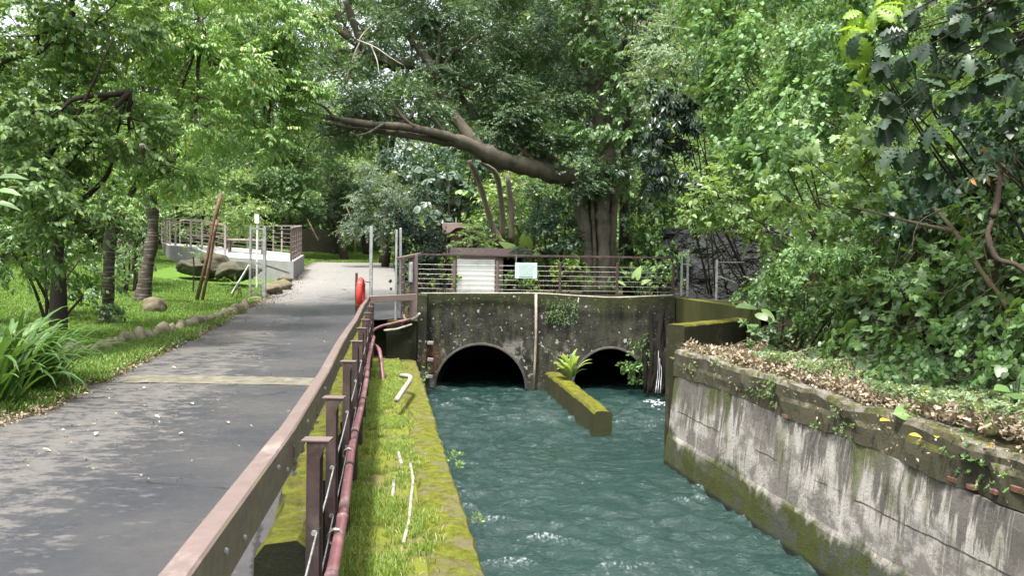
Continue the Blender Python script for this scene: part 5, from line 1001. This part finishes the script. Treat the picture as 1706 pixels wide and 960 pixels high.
shrub_b('mulberry_tree', 'mulberry-like tree of big lobed light leaves on the right bank', [PB(1390, 230, 62, 42, 12), PB(1340, 260, 46, 36, 12.4), PB(1440, 190, 50, 40, 11.6), PB(1420, 290, 60, 40, 11.8), PB(1350, 330, 50, 32, 12.2), PB(1465, 250, 46, 42, 11.4), PB(1400, 350, 55, 30, 11.8), PB(1320, 300, 36, 28, 12.8)], K_MUL, G_LIGHT, 2.6, cat='tree', base=[6.6, 12.8, 1.4], r=.014, tint0=.3, ntw=50)
shrub_b('glossy_shrub', 'glossy small-leaved shrub in upright tufts on the middle of the bank', [PB(1390, 400, 50, 36, 11.6), PB(1430, 440, 46, 36, 11.3), PB(1360, 440, 40, 34, 12), PB(1455, 400, 40, 32, 11.2), PB(1480, 450, 40, 30, 11)], Kit('tuft', 'lance', 10, 1.5, .095, 6, droop=.3, clump=.2, rnd=.25), G_VINE, 2.6, base=[5.6, 12, .8], tint0=.5, newout=.02, r=.014, ntw=50)
shrub_b('undergrowth_shrub', 'dark tangled shrub at the foot of the bank beside the end wall', [PB(1300, 500, 46, 36, 13.4), PB(1280, 545, 36, 36, 13.2), PB(1330, 545, 42, 42, 12.8), PB(1340, 480, 46, 40, 13), PB(1390, 520, 42, 46, 12.2)], Kit('tuft', 'ovate', 8, 1.6, .1, 6, droop=.1, clump=.2, rnd=.4), G_MID, 2.0, tint0=.35, r=.02, ntw=60)
shrub_b('undergrowth_shrub', 'lobed-leaf plants massed at the middle of the right bank', [PB(1500, 480, 52, 36, 10), PB(1550, 430, 52, 36, 9.8), PB(1560, 510, 48, 42, 9.6), PB(1510, 560, 50, 40, 9.8), PB(1450, 530, 36, 46, 10.6), PB(1600, 470, 42, 40, 9.2)], Kit('alt', 'lobed', 6, 2.2, .12, 6, droop=-.1, clump=.2, rnd=.35, lean=.3), G_MID, 2.4, base=[5.3, 10.2, .5], tint0=.45, r=.02, ntw=60)
shrub_b('undergrowth_shrub', 'heart-leaved creeper mound low on the right bank by the litter', [PB(1560, 590, 60, 30, 8.9), PB(1500, 610, 46, 24, 9.2), PB(1610, 560, 52, 36, 8.7), PB(1640, 610, 50, 30, 8.3), PB(1690, 560, 46, 46, 8.2), PB(1590, 630, 50, 22, 8.6)], Kit('chain', 'heart', 6, 2.6, .065, 6, style='hang', clump=.17, flat=.6, rnd=.45), G_VINE, 2.4, base=[4.9, 8.9, .4], tint0=.4, r=.012, cat='creeper', ntw=50)
shrub_b('undergrowth_shrub', 'shaded shrub under the large dark leaves at the right edge', [PB(1640, 420, 60, 40, 9.4), PB(1700, 480, 46, 46, 9), PB(1690, 370, 60, 40, 9.6), PB(1620, 360, 50, 40, 9.8), PB(1730, 420, 50, 80, 9.3), PB(1650, 500, 44, 34, 9)], Kit('alt', 'ovate', 8, 2.4, .1, 6, clump=.22, rnd=.35), G_MID, 2.2, base=[6.2, 9.6, 1.5], tint0=.4, r=.014, ntw=60)
shrub_b('vine_curtain', 'bright vine drape tumbling down between the lobed-leaf tree and the vine column', [PB(1340, 180, 50, 60, 13.4), PB(1300, 250, 45, 50, 13.8), PB(1480, 120, 46, 46, 12.6), PB(1500, 310, 46, 40, 11.4), PB(1330, 400, 46, 30, 12.8)], K_VINE, G_VINE, 2.8, cat='vines', base=[6.9, 13.8, 3], tint0=.65, r=.01)
bt = thing('breadfruit_tree', 'tree with huge dark lobed drooping leaves at the upper right', 'tree', (7.2, 10.2, gz(7.2, 10.2)-.05)); r5 = np.random.default_rng(21); BP = []
for x, y in [(1455, 75), (1490, 40), (1530, 20), (1580, 12), (1640, 15), (1690, 8), (1500, 95), (1545, 70), (1590, 55), (1635, 60), (1680, 50), (1525, 130), (1570, 105), (1615, 95), (1660, 90), (1700, 85), (1540, 170), (1585, 150), (1510, 185), (1560, 215), (1500, 235), (1530, 255), (1480, 150), (1720, 60), (1740, 20), (1545, 285), (1470, 205), (1430, 60), (1650, 125), (1690, 120), (1610, 140), (1560, 40), (1610, 30), (1665, 35), (1510, 60), (1475, 110), (1595, 190)]: BP.append(W(x+r5.uniform(-8, 8), y+r5.uniform(-8, 8), r5.uniform(8.1, 9.5)))
for k in range(46): BP.append(W(r5.uniform(1440, 1900), r5.uniform(-260, -20), r5.uniform(7.6, 10.6)))  # extra rosettes above the view, added to shade the right edge
BP = np.array(BP); instance('crown', K_BREAD, G_BREAD, BP, nrm(r5.normal(0, 1, BP.shape)*[1, 1, .3]), bt, .45, .02)
foliage('shade_canopy', K_MUL, G_BREAD, [PB(1700, -120, 160, 70, 9.6), PB(1560, -150, 120, 60, 10.2), PB(1780, 60, 70, 140, 9.8), PB(1690, -40, 90, 30, 10.2)], 2.6, bt)  # unseen leaf mass added overhead to keep light off the bank below
m = MB(); f0 = np.array([7.2, 10.2, gz(7.2, 10.2)]); f1 = np.array([6.9, 9.8, 4.2]); m.tube(curve_pts([f0, (f0+f1)/2+[.1, 0, 0], f1, f1+[-.4, -.3, 1.4]], 5), [.13, .11, .09, .05], 9, jit=.06)
for p in BP[::2]: limb(m, f1+np.array([-.2, -.1, r5.uniform(0, 1.2)]), p, .014, .006, 6, .06, 5, .08)
m.build('trunk', BARKD, bt, smooth=True)
shrub('breadfruit_sapling', 'bright yellow-green lobed leaves sprouting left of the huge dark ones', [PB(1440, 60, 34, 34, 9.8), PB(1420, 30, 30, 20, 10), PB(1470, 20, 30, 22, 9.6), PB(1430, 100, 20, 20, 9.9)], Kit('whorl', 'bread', 6, .5, .27, 6, style='rosette', clump=.22, flat=.7, rnd=.3, lean=.3, tilt=.5), leafmat('leaf_young_bread', (0.0884, 0.158, 0.0184), (0.238, 0.376, 0.0413), None, .9, .4, .45), 4., cat='tree', base=[6.6, 11, 2], r=.015, ntw=14)
shrub('dark_thicket', 'deep shaded thicket behind the huge dark leaves', [PB(1640, 230, 80, 60, 10.6), PB(1580, 290, 60, 50, 10.8), PB(1690, 300, 60, 60, 10.4), PB(1530, 330, 60, 50, 11), PB(1620, 330, 60, 36, 10.6)], Kit('chain', 'heart', 6, 2.6, .1, 5, style='hang', clump=.3, flat=.8, rnd=.4), G_DEEP, 2.4, cat='thicket', base=[7.2, 11.4, 2.2], r=.01)
shrub('yellowing_shrub', 'narrow-leaved shrub with orange-tipped shoots at the right edge', [PB(1660, 270, 36, 18, 8.6), PB(1690, 260, 30, 20, 8.5), PB(1640, 290, 26, 16, 8.7)], Kit('tuft', 'lance', 9, 1.8, .12, 5, droop=.1, clump=.16, rnd=.3), leafmat('leaf_orange_tip', (0.0272, 0.0488, 0.0265), (0.116, 0.159, 0.0966), (.36, .17, .04), .9, .42, .25), 1.3, base=[6., 9, 1.4], newout=.12, r=.02, ntw=24)
m = MB(); m.tube(curve_pts(WP((1652, 368, 8.3), (1646, 395, 8.25), (1660, 430, 8.2), (1690, 440, 8.1), (1712, 455, 8.05)), 5), [.02, .029, .024, .022], 8, jit=.25); m.tube(curve_pts(WP((1655, 360, 8.35), (1662, 330, 8.5), (1668, 280, 8.7)), 4), [.035, .03, .02], 7, jit=.1)
tag(m.build('dead_branch', m_bark('reddish_bark', (.045, .032, .024), (.14, .105, .085)), smooth=True), 'bent reddish-brown dead branch at the right edge of the bank', 'branch')
m = MB(); m.tube(curve_pts(WP((1555, 345, 10), (1590, 385, 9.6), (1640, 460, 9.1), (1670, 500, 8.9), (1688, 530, 8.8)), 5), [.02, .028, .032, .03], 8, jit=.15); m.tube(curve_pts(WP((1590, 385, 9.6), (1540, 375, 9.9), (1480, 360, 10.2), (1420, 345, 10.5)), 4), [.03, .02, .012], 6)
tag(m.build('slanting_stem', m_bark('olive_bark', (.06, .05, .03), (.16, .14, .08)), smooth=True), 'slanting bare brown stem crossing the undergrowth on the right bank', 'stem')
m = MB(); r3 = np.random.default_rng(8)
for k in range(46):
    x, y, Y = r3.uniform(1280, 1690), r3.uniform(330, 600), r3.uniform(8.6, 12.5); Y = 13.4-(x-1280)/410*4.6+r3.uniform(-.3, .4); a = W(x, y, Y); d = np.array([r3.normal(0, .4), r3.normal(0, .2), -r3.uniform(.1, .7)]); m.tube(curve_pts([a, a+d*.5+r3.normal(0, .06, 3), a+d], 3), [.007, .009, .004], 4)
tag(m.build('bare_vines', m_bark('vine_bark', (.05, .04, .028), (.17, .13, .09)), smooth=True), 'thin bare vines and twigs hanging through the bank undergrowth', 'vines', kind='stuff')
# blanket over the hillside so no bare slope shows
def scatter(name, label, kit, mat, tr, yr, n, lift=.25, cond=None, cat='vegetation', tint0=.4, zoff=0., normal=None, newout=0.):
    t = rng.uniform(*tr, n); y = rng.uniform(*yr, n); 
    if cond is not None: s = cond(t, y); t, y = t[s], y[s]
    h = gh(t, y); hx = (gh(t+.2, y)-h)/.2; hy = (gh(t, y+.2)-h)/.2-.15*hx*0; N = nrm(np.stack([-hx, -hy, np.ones_like(hx)], -1))
    P = np.stack([t-.15*y, y, h], -1)+N*(rng.random((len(t), 1))*lift+zoff)
    o = instance(name, kit, mat, P, N, None, tint0+.12*rng.normal(0, 1, len(t)), newout); return tag(o, label, cat, kind='stuff')
scatter('hillside_vines', 'mass of leafy vines clothing the steep right hillside', Kit('chain', 'heart', 6, 2.8, .12, 6, style='hang', rnd=.4), G_MID, (6.4, 30), (5.5, 36), 52000, .6, lambda t, y: (t > hill0(y)-.05) & ~((t-.15*y < 4.6) & (y < 22.4)) & ~((y > 22.2) & (y < 26) & (t-.15*y < 7)))
scatter('hillside_foliage', 'far leafy undergrowth on the slope behind the shed and banyan', Kit('alt', 'ovate', 8, 2.6, .22, 5, rnd=.4), G_CHDK, (-2, 44), (33, 64), 46000, 2.2, lambda t, y: t-.15*y > -.122*y+.3)
scatter('far_woods', 'leafy wood on the rising ground beyond the far lawn', Kit('alt', 'ovate', 8, 2.8, .4, 5, rnd=.4), G_CHDK, (-60, 20), (60, 100), 30000, 6., None)
scatter('far_woods', 'leafy wood behind the lawn and terrace on the left', Kit('alt', 'ovate', 8, 2.8, .3, 5, rnd=.4), G_CHDK, (-34, -13), (26, 64), 22000, 4.5, lambda t, y: t < -12.5-np.clip((y-30)*.25, -2, 6)*0-2)
# ================================================================== GRASS, LITTER, SMALL PLANTS
def blade_kit(h, w, n=8, k=7):
    V = [];
    class B: pass
    b = B(); b.sp = []; b.size = 1.; b.style = 'up'; b.tv = .2; b.tilt = .3; b.K = k
    for _ in range(n):
        Vs, Fs, I = [], [], []
        for i in range(k):
            q = rng.uniform(0, 2*PI); hh = h*rng.uniform(.5, 1.2); l = rng.uniform(.15, .8)*hh; p = rng.normal(0, h*.35, 2); s = np.array([math.cos(q+PI/2), math.sin(q+PI/2)])*w/2; d = np.array([math.cos(q), math.sin(q)])*l
            o = len(Vs); Vs += [[p[0]-s[0], 0-.01, p[1]-s[1]], [p[0]+s[0], -.01, p[1]+s[1]], [p[0]+d[0]*.35-s[0]*.7, hh*.6, p[1]+d[1]*.35-s[1]*.7], [p[0]+d[0]*.35+s[0]*.7, hh*.6, p[1]+d[1]*.35+s[1]*.7], [p[0]+d[0], hh*rng.uniform(.75, 1), p[1]+d[1]]]
            Fs += [[o, o+1, o+3], [o, o+3, o+2], [o+2, o+3, o+4]]; I += [i]*5
        b.sp.append((np.array(Vs), np.array(Fs), np.zeros(len(Vs)), np.array(I), k))
    return b
def grass(name, label, kit, mat, T, Y, Z, tint, newout=0., cat='grass'):
    P = np.stack([T-.15*Y, Y, Z], -1); D = np.tile([0, 0, 1.], (len(T), 1)); return tag(instance(name, kit, mat, P, D, None, tint, newout), label, cat, kind='stuff')
n = 26000; t = rng.uniform(-.42, .52, n); y = rng.uniform(4, 20.6, n)**1.0; y = 4+(y-4)*rng.random(n)**.35
dens = fbm((t-.15*y)*2.2+5, y*1.3, 4, 77); keep = rng.random(n) < np.clip((dens-.38)*6, .06, 1)*np.clip((.5-t)/.25, .12, 1); t, y, dens = t[keep], y[keep], dens[keep]
zl = np.interp(y, [0, 14, 20.5], [-.7, -.7, -.64])+(fbm((t-.15*y)*3, y*3, 4, 21)-.47)*.1+.01
grass('grass', 'short patchy grass growing on the canal ledge', blade_kit(.06, .007), GRASS, t, y, zl, np.clip(.3+(dens-.45)*2.2, .1, .9), .12)
n = 70000; y = 5.5+46.5*rng.random(n)**1.35; t = -4-rng.random(n)**1.2*10
keep = (t < -3.9+(fbm(y*1.3, t*0, 4, 5)-.5)*.5-.05) & ~((y > 30) & (t-.15*y > -14) & (t-.15*y < -7.6) & (y < 42)); t, y = t[keep], y[keep]
grass('lawn_grass', 'bright mown grass of the lawn beside the lane', blade_kit(.075, .016, 8, 8), LAWNM, t, y, gh(t, y), np.clip(.25+fbm((t-.15*y)*.8, y*.8, 4, 12)*.6, .05, .9), .05)
n = 16000; y = rng.uniform(46, 62, n); t = rng.uniform(-9, 2.5, n); keep = y > 47+.4*(t+4)*0; t, y = t[keep], y[keep]
grass('lawn_grass', 'bright grass of the far lawn beyond the lane end', blade_kit(.14, .03, 6, 8), LAWNM, t, y, gh(t, y), .5, .05)
# verge weeds along road edge
n = 5200; y = rng.uniform(9, 30, n); t = -3.78-np.abs(rng.normal(0, .28, n))+(fbm(y*1.3, y*0, 4, 5)-.5)*.5
grass('verge_weeds', 'low ragged weeds along the lawn edge of the lane', blade_kit(.09, .02, 8, 7), LAWNM, t, y, np.maximum(gh(t, y), rz(y)), np.clip(.35+rng.normal(0, .15, n), 0, .9), .1, 'weeds')
# leaf litter on right bank
def flat_kit(leafk, size, k=4):
    class B: pass
    b = B(); b.sp = []; b.size = size; b.style = 'x'; b.tv = .28; b.tilt = .5; b.K = k
    for _ in range(6):
        b.sp.append(spray('rand', leafk, k, 1.6, .5, 0)[:4]+(k,))
    return b
n = 11000; y = 3.5+11*rng.random(n); t = 4.95+rng.random(n)**1.1*1.9; keep = ~((t-.15*y > 4.55) & (y > 15)) & (rng.random(n) < np.where(y > 9, 1, .6)); t, y = t[keep], y[keep]
P = np.stack([t-.15*y, y, gh(t, y)+rng.random(len(t))*.06+np.where(t < 5.2, .12, 0)], -1)
tag(instance('leaf_litter', flat_kit('ovate', .062), DRY, P, np.tile([0, 0, 1.], (len(t), 1)), None, .5, .1), 'dry brown leaf litter over the ledge of the right bank', 'leaf litter', kind='stuff')
n = 9000; y = 3.5+9.5*rng.random(n); t = 5.0+rng.random(n)*1.8; dn = fbm(t*2, y*2, 3, 99); keep = dn > np.where(y < 9.5, .42, .5); t, y = t[keep], y[keep]
P = np.stack([t-.15*y, y, gh(t, y)+.05+rng.random(len(t))*.1+np.where(t < 5.2, .12, 0)], -1)
tag(instance('bank_weeds', Kit('tuft', 'ovate', 7, 1.2, .05, 6, style='up', rnd=.4), G_PALE, P, np.tile([0, 0, 1.], (len(t), 1)), None, .35, .1), 'small light weeds and clippings over the near part of the bank', 'weeds', kind='stuff')
n = 900; y = rng.uniform(4, 13.6, n); t = 4.76+rng.random(n)*.14; P = np.stack([t-.15*y-.03, y, rng.uniform(-.14, .3, n)], -1)
keep = fbm(y*2.3, P[:, 2]*3, 3, 44) > .52; P = P[keep]
tag(instance('coping_weeds', Kit('tuft', 'ovate', 7, 1.3, .035, 6, style='up', rnd=.4), G_MID, P, np.tile([-1., -.2, .1], (len(P), 1)), None, .5, .08), 'tiny weeds rooted in the broken coping of the far wall', 'weeds', kind='stuff')
n = 170; y = rng.uniform(4, 13.6, n); t = 4.74+rng.random(n)*.1; P = np.stack([t-.15*y, y, rng.uniform(-.15, .36, n)], -1)
tag(instance('coping_litter', flat_kit('ovate', .045, 3), DRY, P, np.tile([-1., 0, .3], (n, 1)), None, .45, .06), 'dead leaves caught along the broken coping', 'leaf litter', kind='stuff')
# crumbs over the lane
n = 420; y = 6+32*rng.random(n)**1.2; t = -3.6+2.95*rng.random(n)**1.3; P = np.stack([t-.15*y, y, rz(y)+.022], -1)
tag(instance('lane_crumbs', flat_kit('ovate', .026, 2), DRY, P, np.tile([0, 0, 1.], (n, 1)), None, .4, .1), 'tiny dead leaf crumbs scattered over the asphalt lane', 'leaf litter', kind='stuff')
n = 900; y = 22+12*rng.random(n); t = -3.9+np.abs(rng.normal(0, .35, n)); P = np.stack([t-.15*y, y, rz(y)+.025], -1)
tag(instance('lane_litter', flat_kit('ovate', .05, 3), DRY, P, np.tile([0, 0, 1.], (n, 1)), None, .25, .05), 'brown litter drifted on the lane beside the gate frame and terrace', 'leaf litter', kind='stuff')
# road-edge litter
n = 1500; y = 7.5+16*rng.random(n)**1.4; t = -3.72-np.abs(rng.normal(0, .16, n))+(fbm(y*1.3, y*0, 4, 5)-.5)*.5+.06; P = np.stack([t-.15*y, y, rz(y)+.015+rng.random(n)*.02], -1)
tag(instance('verge_litter', flat_kit('ovate', .05, 3), DRY, P, np.tile([0, 0, 1.], (n, 1)), None, .3, .06), 'brown leaf crumbs along the lawn edge of the lane', 'leaf litter', kind='stuff')
# single leaves lying on the road
lm = [mesh_arr('road_leaf', (LEAF['ovate'][0]-[0, .5, 0])*s, LEAF['ovate'][1], {'tint': np.full(len(LEAF['ovate'][0]), .3), 'rib': LEAF['ovate'][2]}) for s in (.075, .06)]
for me in lm: me.materials.append(leafmat('pale_leaf', (.4, .36, .22), (.6, .55, .4), None, .9, .7, .1))
for i, (px, py) in enumerate([(320, 683), (262, 706), (103, 655), (125, 648), (78, 795), (380, 715), (205, 620), (380, 577), (447, 548), (355, 572), (290, 620), (430, 605), (385, 650), (240, 655), (160, 735), (300, 735)]):
    p = hitg(px, py); o = bpy.data.objects.new('road_leaf', lm[i % 2]); COL.objects.link(o); o.location = (p[0], p[1], float(rz(p[1]))+.03); o.rotation_euler = (random.uniform(-.3, .3), random.uniform(-.3, .3), random.uniform(0, 6)); tag(o, 'small pale fallen leaf lying alone on the asphalt', 'leaf', 'single leaves on the lane')
for px, py, Y, lab in [(1645, 748, 6.62, 'large yellow leaf on the coping at the far right'), (1525, 729, 7.15, 'yellow leaf on the bank edge beside the pale upright scrap'), (1475, 703, 7.7, 'yellow leaf just below the large green leaf'), (1560, 731, 6.95, 'small yellow leaf standing between two others on the coping')]:
    V, F, rb = LEAF['ovate']; c = W(px, py, Y); c[2] += .02; me = mesh_arr('yellow_leaf', ((V-[0, .5, 0])*random.uniform(.09, .14)) @ rot(np.array([random.uniform(-1, 1), random.uniform(-.6, .6), random.uniform(-.1, .15)]), np.array([random.uniform(-.5, .1), -.4, 1])).T, F, {'tint': np.full(len(V), .4), 'rib': rb}); o = link('yellow_leaf', me, YLEAF); o.location = tuple(c); tag(o, lab, 'leaf')
m = MB(); c = W(1170, 594, 12.6); me = rockmesh('white_scrap', WHITE, 77, 2, (.09, .05, .03), .5); o = bpy.data.objects.new('plastic_scrap', me); COL.objects.link(o); o.location = (c[0], c[1], gz(c[0], c[1])+.06); tag(o, 'crumpled white plastic scrap on the litter before the end wall', 'scrap')
# strap-leaved plant, lower left
def strap_kit(L, w, n=6, st=9, arch=1.):
    out = []
    for _ in range(n):
        a0 = rng.uniform(.95, 1.45); bend = rng.uniform(1.2, 2.4)*arch; V, F, R = [], [], []; p = np.array([0., 0.]); tw_ = rng.uniform(-.5, .5)
        for i in range(st+1):
            u = i/st; a = a0-bend*u*u; ww = w*min(1, .55+u*3)*(1-u**3)**.8*.5+.001
            for sx, z in ((-1, .25), (0, 0), (1, .25)): V.append([sx*ww, p[0]-math.sin(a)*z*ww*2*0, p[1]+z*ww*1.2]); R.append(1 if sx == 0 else 0)
            p = p+np.array([math.cos(a), math.sin(a)])*L/st
        for i in range(st):
            o = 3*i; F += [[o, o+1, o+4], [o, o+4, o+3], [o+1, o+2, o+5], [o+1, o+5, o+4]]
        out.append((np.array(V), np.array(F), np.array(R, float)))
    return out
def strap_plant(name, label, base, n, L, w, mat, spread=.35, arch=1., cat='plant', tilt=.0, tint0=.45, partname='leaf'):
    t = thing(name, label, cat, tuple(base)); kits = strap_kit(L, w, 8, 9, arch); V_, F_, T_, R_ = [], [], [], []; nv = 0
    for i in range(n):
        V, F, R = kits[i % 8]; q = rng.uniform(0, 2*PI); s = rng.uniform(.6, 1.1); c, sn = math.cos(q), math.sin(q); B = np.array([[c, -sn, 0], [sn, c, 0], [0, 0, 1]]); r = spread*math.sqrt(rng.random())
        P = base+np.array([-sn*r, c*r, 0])*1.0; ee = rng.normal(0, .18); E = np.array([[1, 0, 0], [0, math.cos(ee), -math.sin(ee)], [0, math.sin(ee), math.cos(ee)]])
        if partname == 'leaf':
            V_.append((V*s) @ (B @ E).T+P); F_.append(F+nv); nv += len(V); T_.append(np.full(len(V), np.clip(rng.normal(tint0, .22), .05, .97))); R_.append(R)
    link('leaves' if n > 20 else 'fronds', mesh_arr('leaves', np.concatenate(V_), np.concatenate(F_), {'tint': np.concatenate(T_), 'rib': np.concatenate(R_)}), mat, t); return t
b1 = base_at(18, 10.4); strap_plant('strap_leaf_plant', 'large clump of arching strap leaves at the left road edge', b1, 210, 1.2, .075, G_STRAP, .5, 1.2)
b2 = base_at(52, 11.6); strap_plant('strap_leaf_plant', 'smaller strap-leaved clump behind the large one, nearer the edging stones', b2+[-.35, 0, 0], 80, .9, .065, G_STRAP, .3, 1.1)
b3 = base_at(-60, 9.3); strap_plant('strap_leaf_plant', 'strap-leaved clump cut by the left edge of the view', b3, 150, 1.4, .085, G_STRAP, .6, 1.1)
bigleaf('banana_leaf_plant', 'plant with two long pale leaves entering at the left edge', [(-8, 298, 9.5, 1, -.1, .25), (-6, 318, 9.4, 1, -.2, .06, .8), (-10, 338, 9.6, 1, .1, -.05, .8)], .36, G_MID, leafk='lance')
# bird's nest fern on the divider
fb = W(950, 640, 20.6); fb[2] = -1.06
strap_plant('birds_nest_fern', 'bright bird-nest fern growing on the mossy divider wall', fb, 30, .72, .17, G_FERN, .06, .7, 'fern', tint0=.6)
# ivy at right arch, tufts on walls
shrub('hanging_ivy', 'leafy plant hanging over the right culvert mouth', [PB(1072, 575, 20, 22, 21.3), PB(1062, 600, 16, 22, 21.4), PB(1080, 605, 14, 20, 21.2), PB(1058, 625, 8, 14, 21.5)], Kit('chain', 'ovate', 7, 2.6, .085, 6, style='hang', clump=.2, flat=.8, rnd=.4), G_VINE, 2.2, cat='ivy', base=list(W(1085, 550, 21.7)), r=.015, tint0=.4)
P = np.stack([rng.uniform(.9, 1.7, 90), np.full(90, 21.95), rng.uniform(.3, .85, 90)], -1); tag(instance('wall_creeper', Kit('chain', 'tiny', 8, 4, .05, 5, style='hang', rnd=.5), G_MID, P, np.tile([0, -1., 0], (90, 1)), None, .4), 'sparse creeper on the headwall right of the vertical pipe', 'creeper', kind='stuff')
pts = []
for px, py in ((752, 765), (757, 775), (762, 782), (788, 872), (703, 612), (700, 640), (705, 632), (742, 768)):
    for k in range(4): a = W(px+random.uniform(-6, 10), py+random.uniform(-8, 8), 10.); q = a-np.array([0, 0, CZ]); kk = (-.78+random.uniform(-.1, .05)-CZ)/q[2]; pts.append([q[0]*kk, 10*kk, CZ+q[2]*kk])
tag(instance('wall_weeds', Kit('tuft', 'ovate', 6, 1.6, .05, 6, style='up', rnd=.4), G_LIGHT, np.array(pts), np.tile([1., -.2, .2], (len(pts), 1)), None, .5), 'small weeds sprouting from the ledge wall above the water', 'weeds', kind='stuff')
# tree props on far lawn
for pts, lab in (([(573, 418, 50), (590, 375, 50), (577, 345, 50.2)], 'pale propping stick crossed against the tree on the far lawn'), ([(592, 418, 50.2), (592, 385, 50.2)], 'short upright propping stick on the far lawn'), ([(530, 400, 49), (512, 365, 50)], 'dark propping stick next to the terrace railing end')):
    m = MB(); m.tube(WP(*pts), .05, 6); tag(m.build('prop_stick', WOOD, smooth=True), lab, 'stick')
wl_ = MB(); a, b = W(500, 420, 58), W(570, 385, 58); wl_.box(((a[0]+b[0])/2, 58, (a[2]+b[2])/2-.3), (b[0]-a[0], .4, b[2]-a[2]+.8)); tag(wl_.build('garden_wall', MOSSD), 'low mossy wall behind the far lawn', 'wall', kind='thing')

SKY_ST = .15; SUN_ST = 2.6; SUN_ANG = 6.; EXPO = 1.7; HAZE = 0
# ================================================================== LIGHT, SKY, CAMERA
w = bpy.data.worlds.new('World'); SC.world = w; w.use_nodes = True; nt = w.node_tree
sky = nt.nodes.new('ShaderNodeTexSky'); sky.sky_type = 'NISHITA'; sky.sun_disc = False
SUND = Vector((-.14, -.26, .955)).normalized()
el = math.asin(SUND.z); az = math.atan2(SUND.x, SUND.y)
sky.sun_elevation = el; sky.sun_rotation = az; sky.air_density = 1.0; sky.dust_density = 4; sky.ozone_density = 1.
bg = nt.nodes['Background']; bg.inputs[1].default_value = SKY_ST; hs = nt.nodes.new('ShaderNodeHueSaturation'); hs.inputs['Saturation'].default_value = .32; nt.links.new(sky.outputs[0], hs.inputs['Color']); nt.links.new(hs.outputs[0], bg.inputs[0])
sl = bpy.data.lights.new('Sun', 'SUN'); sl.energy = SUN_ST; sl.angle = math.radians(SUN_ANG); sl.color = (1, .955, .88)
so = bpy.data.objects.new('Sun', sl); COL.objects.link(so); so.rotation_euler = SUND.to_track_quat('Z', 'Y').to_euler(); so.location = (-10, 10, 30)
cd = bpy.data.cameras.new('Camera'); cd.sensor_fit = 'HORIZONTAL'; cd.sensor_width = 36; cd.lens = 36*FOC/1706; cd.clip_end = 2000; cd.clip_start = .05
co = bpy.data.objects.new('Camera', cd); COL.objects.link(co); co.location = (0, 0, CZ)
R = Matrix.Rotation(PI/2-PITCH, 4, 'X') @ Matrix.Rotation(ROLL, 4, 'Z'); co.rotation_euler = R.to_euler(); SC.camera = co
vs = SC.view_settings; SC.display_settings.display_device = 'sRGB'; vs.view_transform = 'Standard'; vs.look = 'None'; vs.gamma = 1; vs.use_curve_mapping = False; vs.exposure = EXPO
cy_ = SC.cycles; cy_.max_bounces = 7; cy_.diffuse_bounces = 3; cy_.glossy_bounces = 3; cy_.transmission_bounces = 4; cy_.transparent_max_bounces = 4; cy_.caustics_reflective = False; cy_.caustics_refractive = False
cy_.sample_clamp_indirect = 6
cy_.use_denoising = True
try: cy_.denoiser = 'OPENIMAGEDENOISE'; cy_.denoising_input_passes = 'RGB_ALBEDO_NORMAL'
except Exception: pass
if HAZE:
    hm = bpy.data.materials.new('haze_air'); hm.use_nodes = True; hn = hm.node_tree; hn.nodes.remove(hn.nodes['Principled BSDF']); pv = hn.nodes.new('ShaderNodeVolumePrincipled'); pv.inputs['Color'].default_value = (.93, .96, 1, 1); pv.inputs['Density'].default_value = HAZE; hn.links.new(pv.outputs[0], hn.nodes['Material Output'].inputs['Volume'])
    tag(MB().box((0, 35, 17), (110, 150, 42)).build('haze', hm), 'thin bright summer haze filling the air over canal and trees', 'haze', kind='stuff')
    cy_.volume_bounces = 0; cy_.volume_max_steps = 64
bpy.context.view_layer.update()
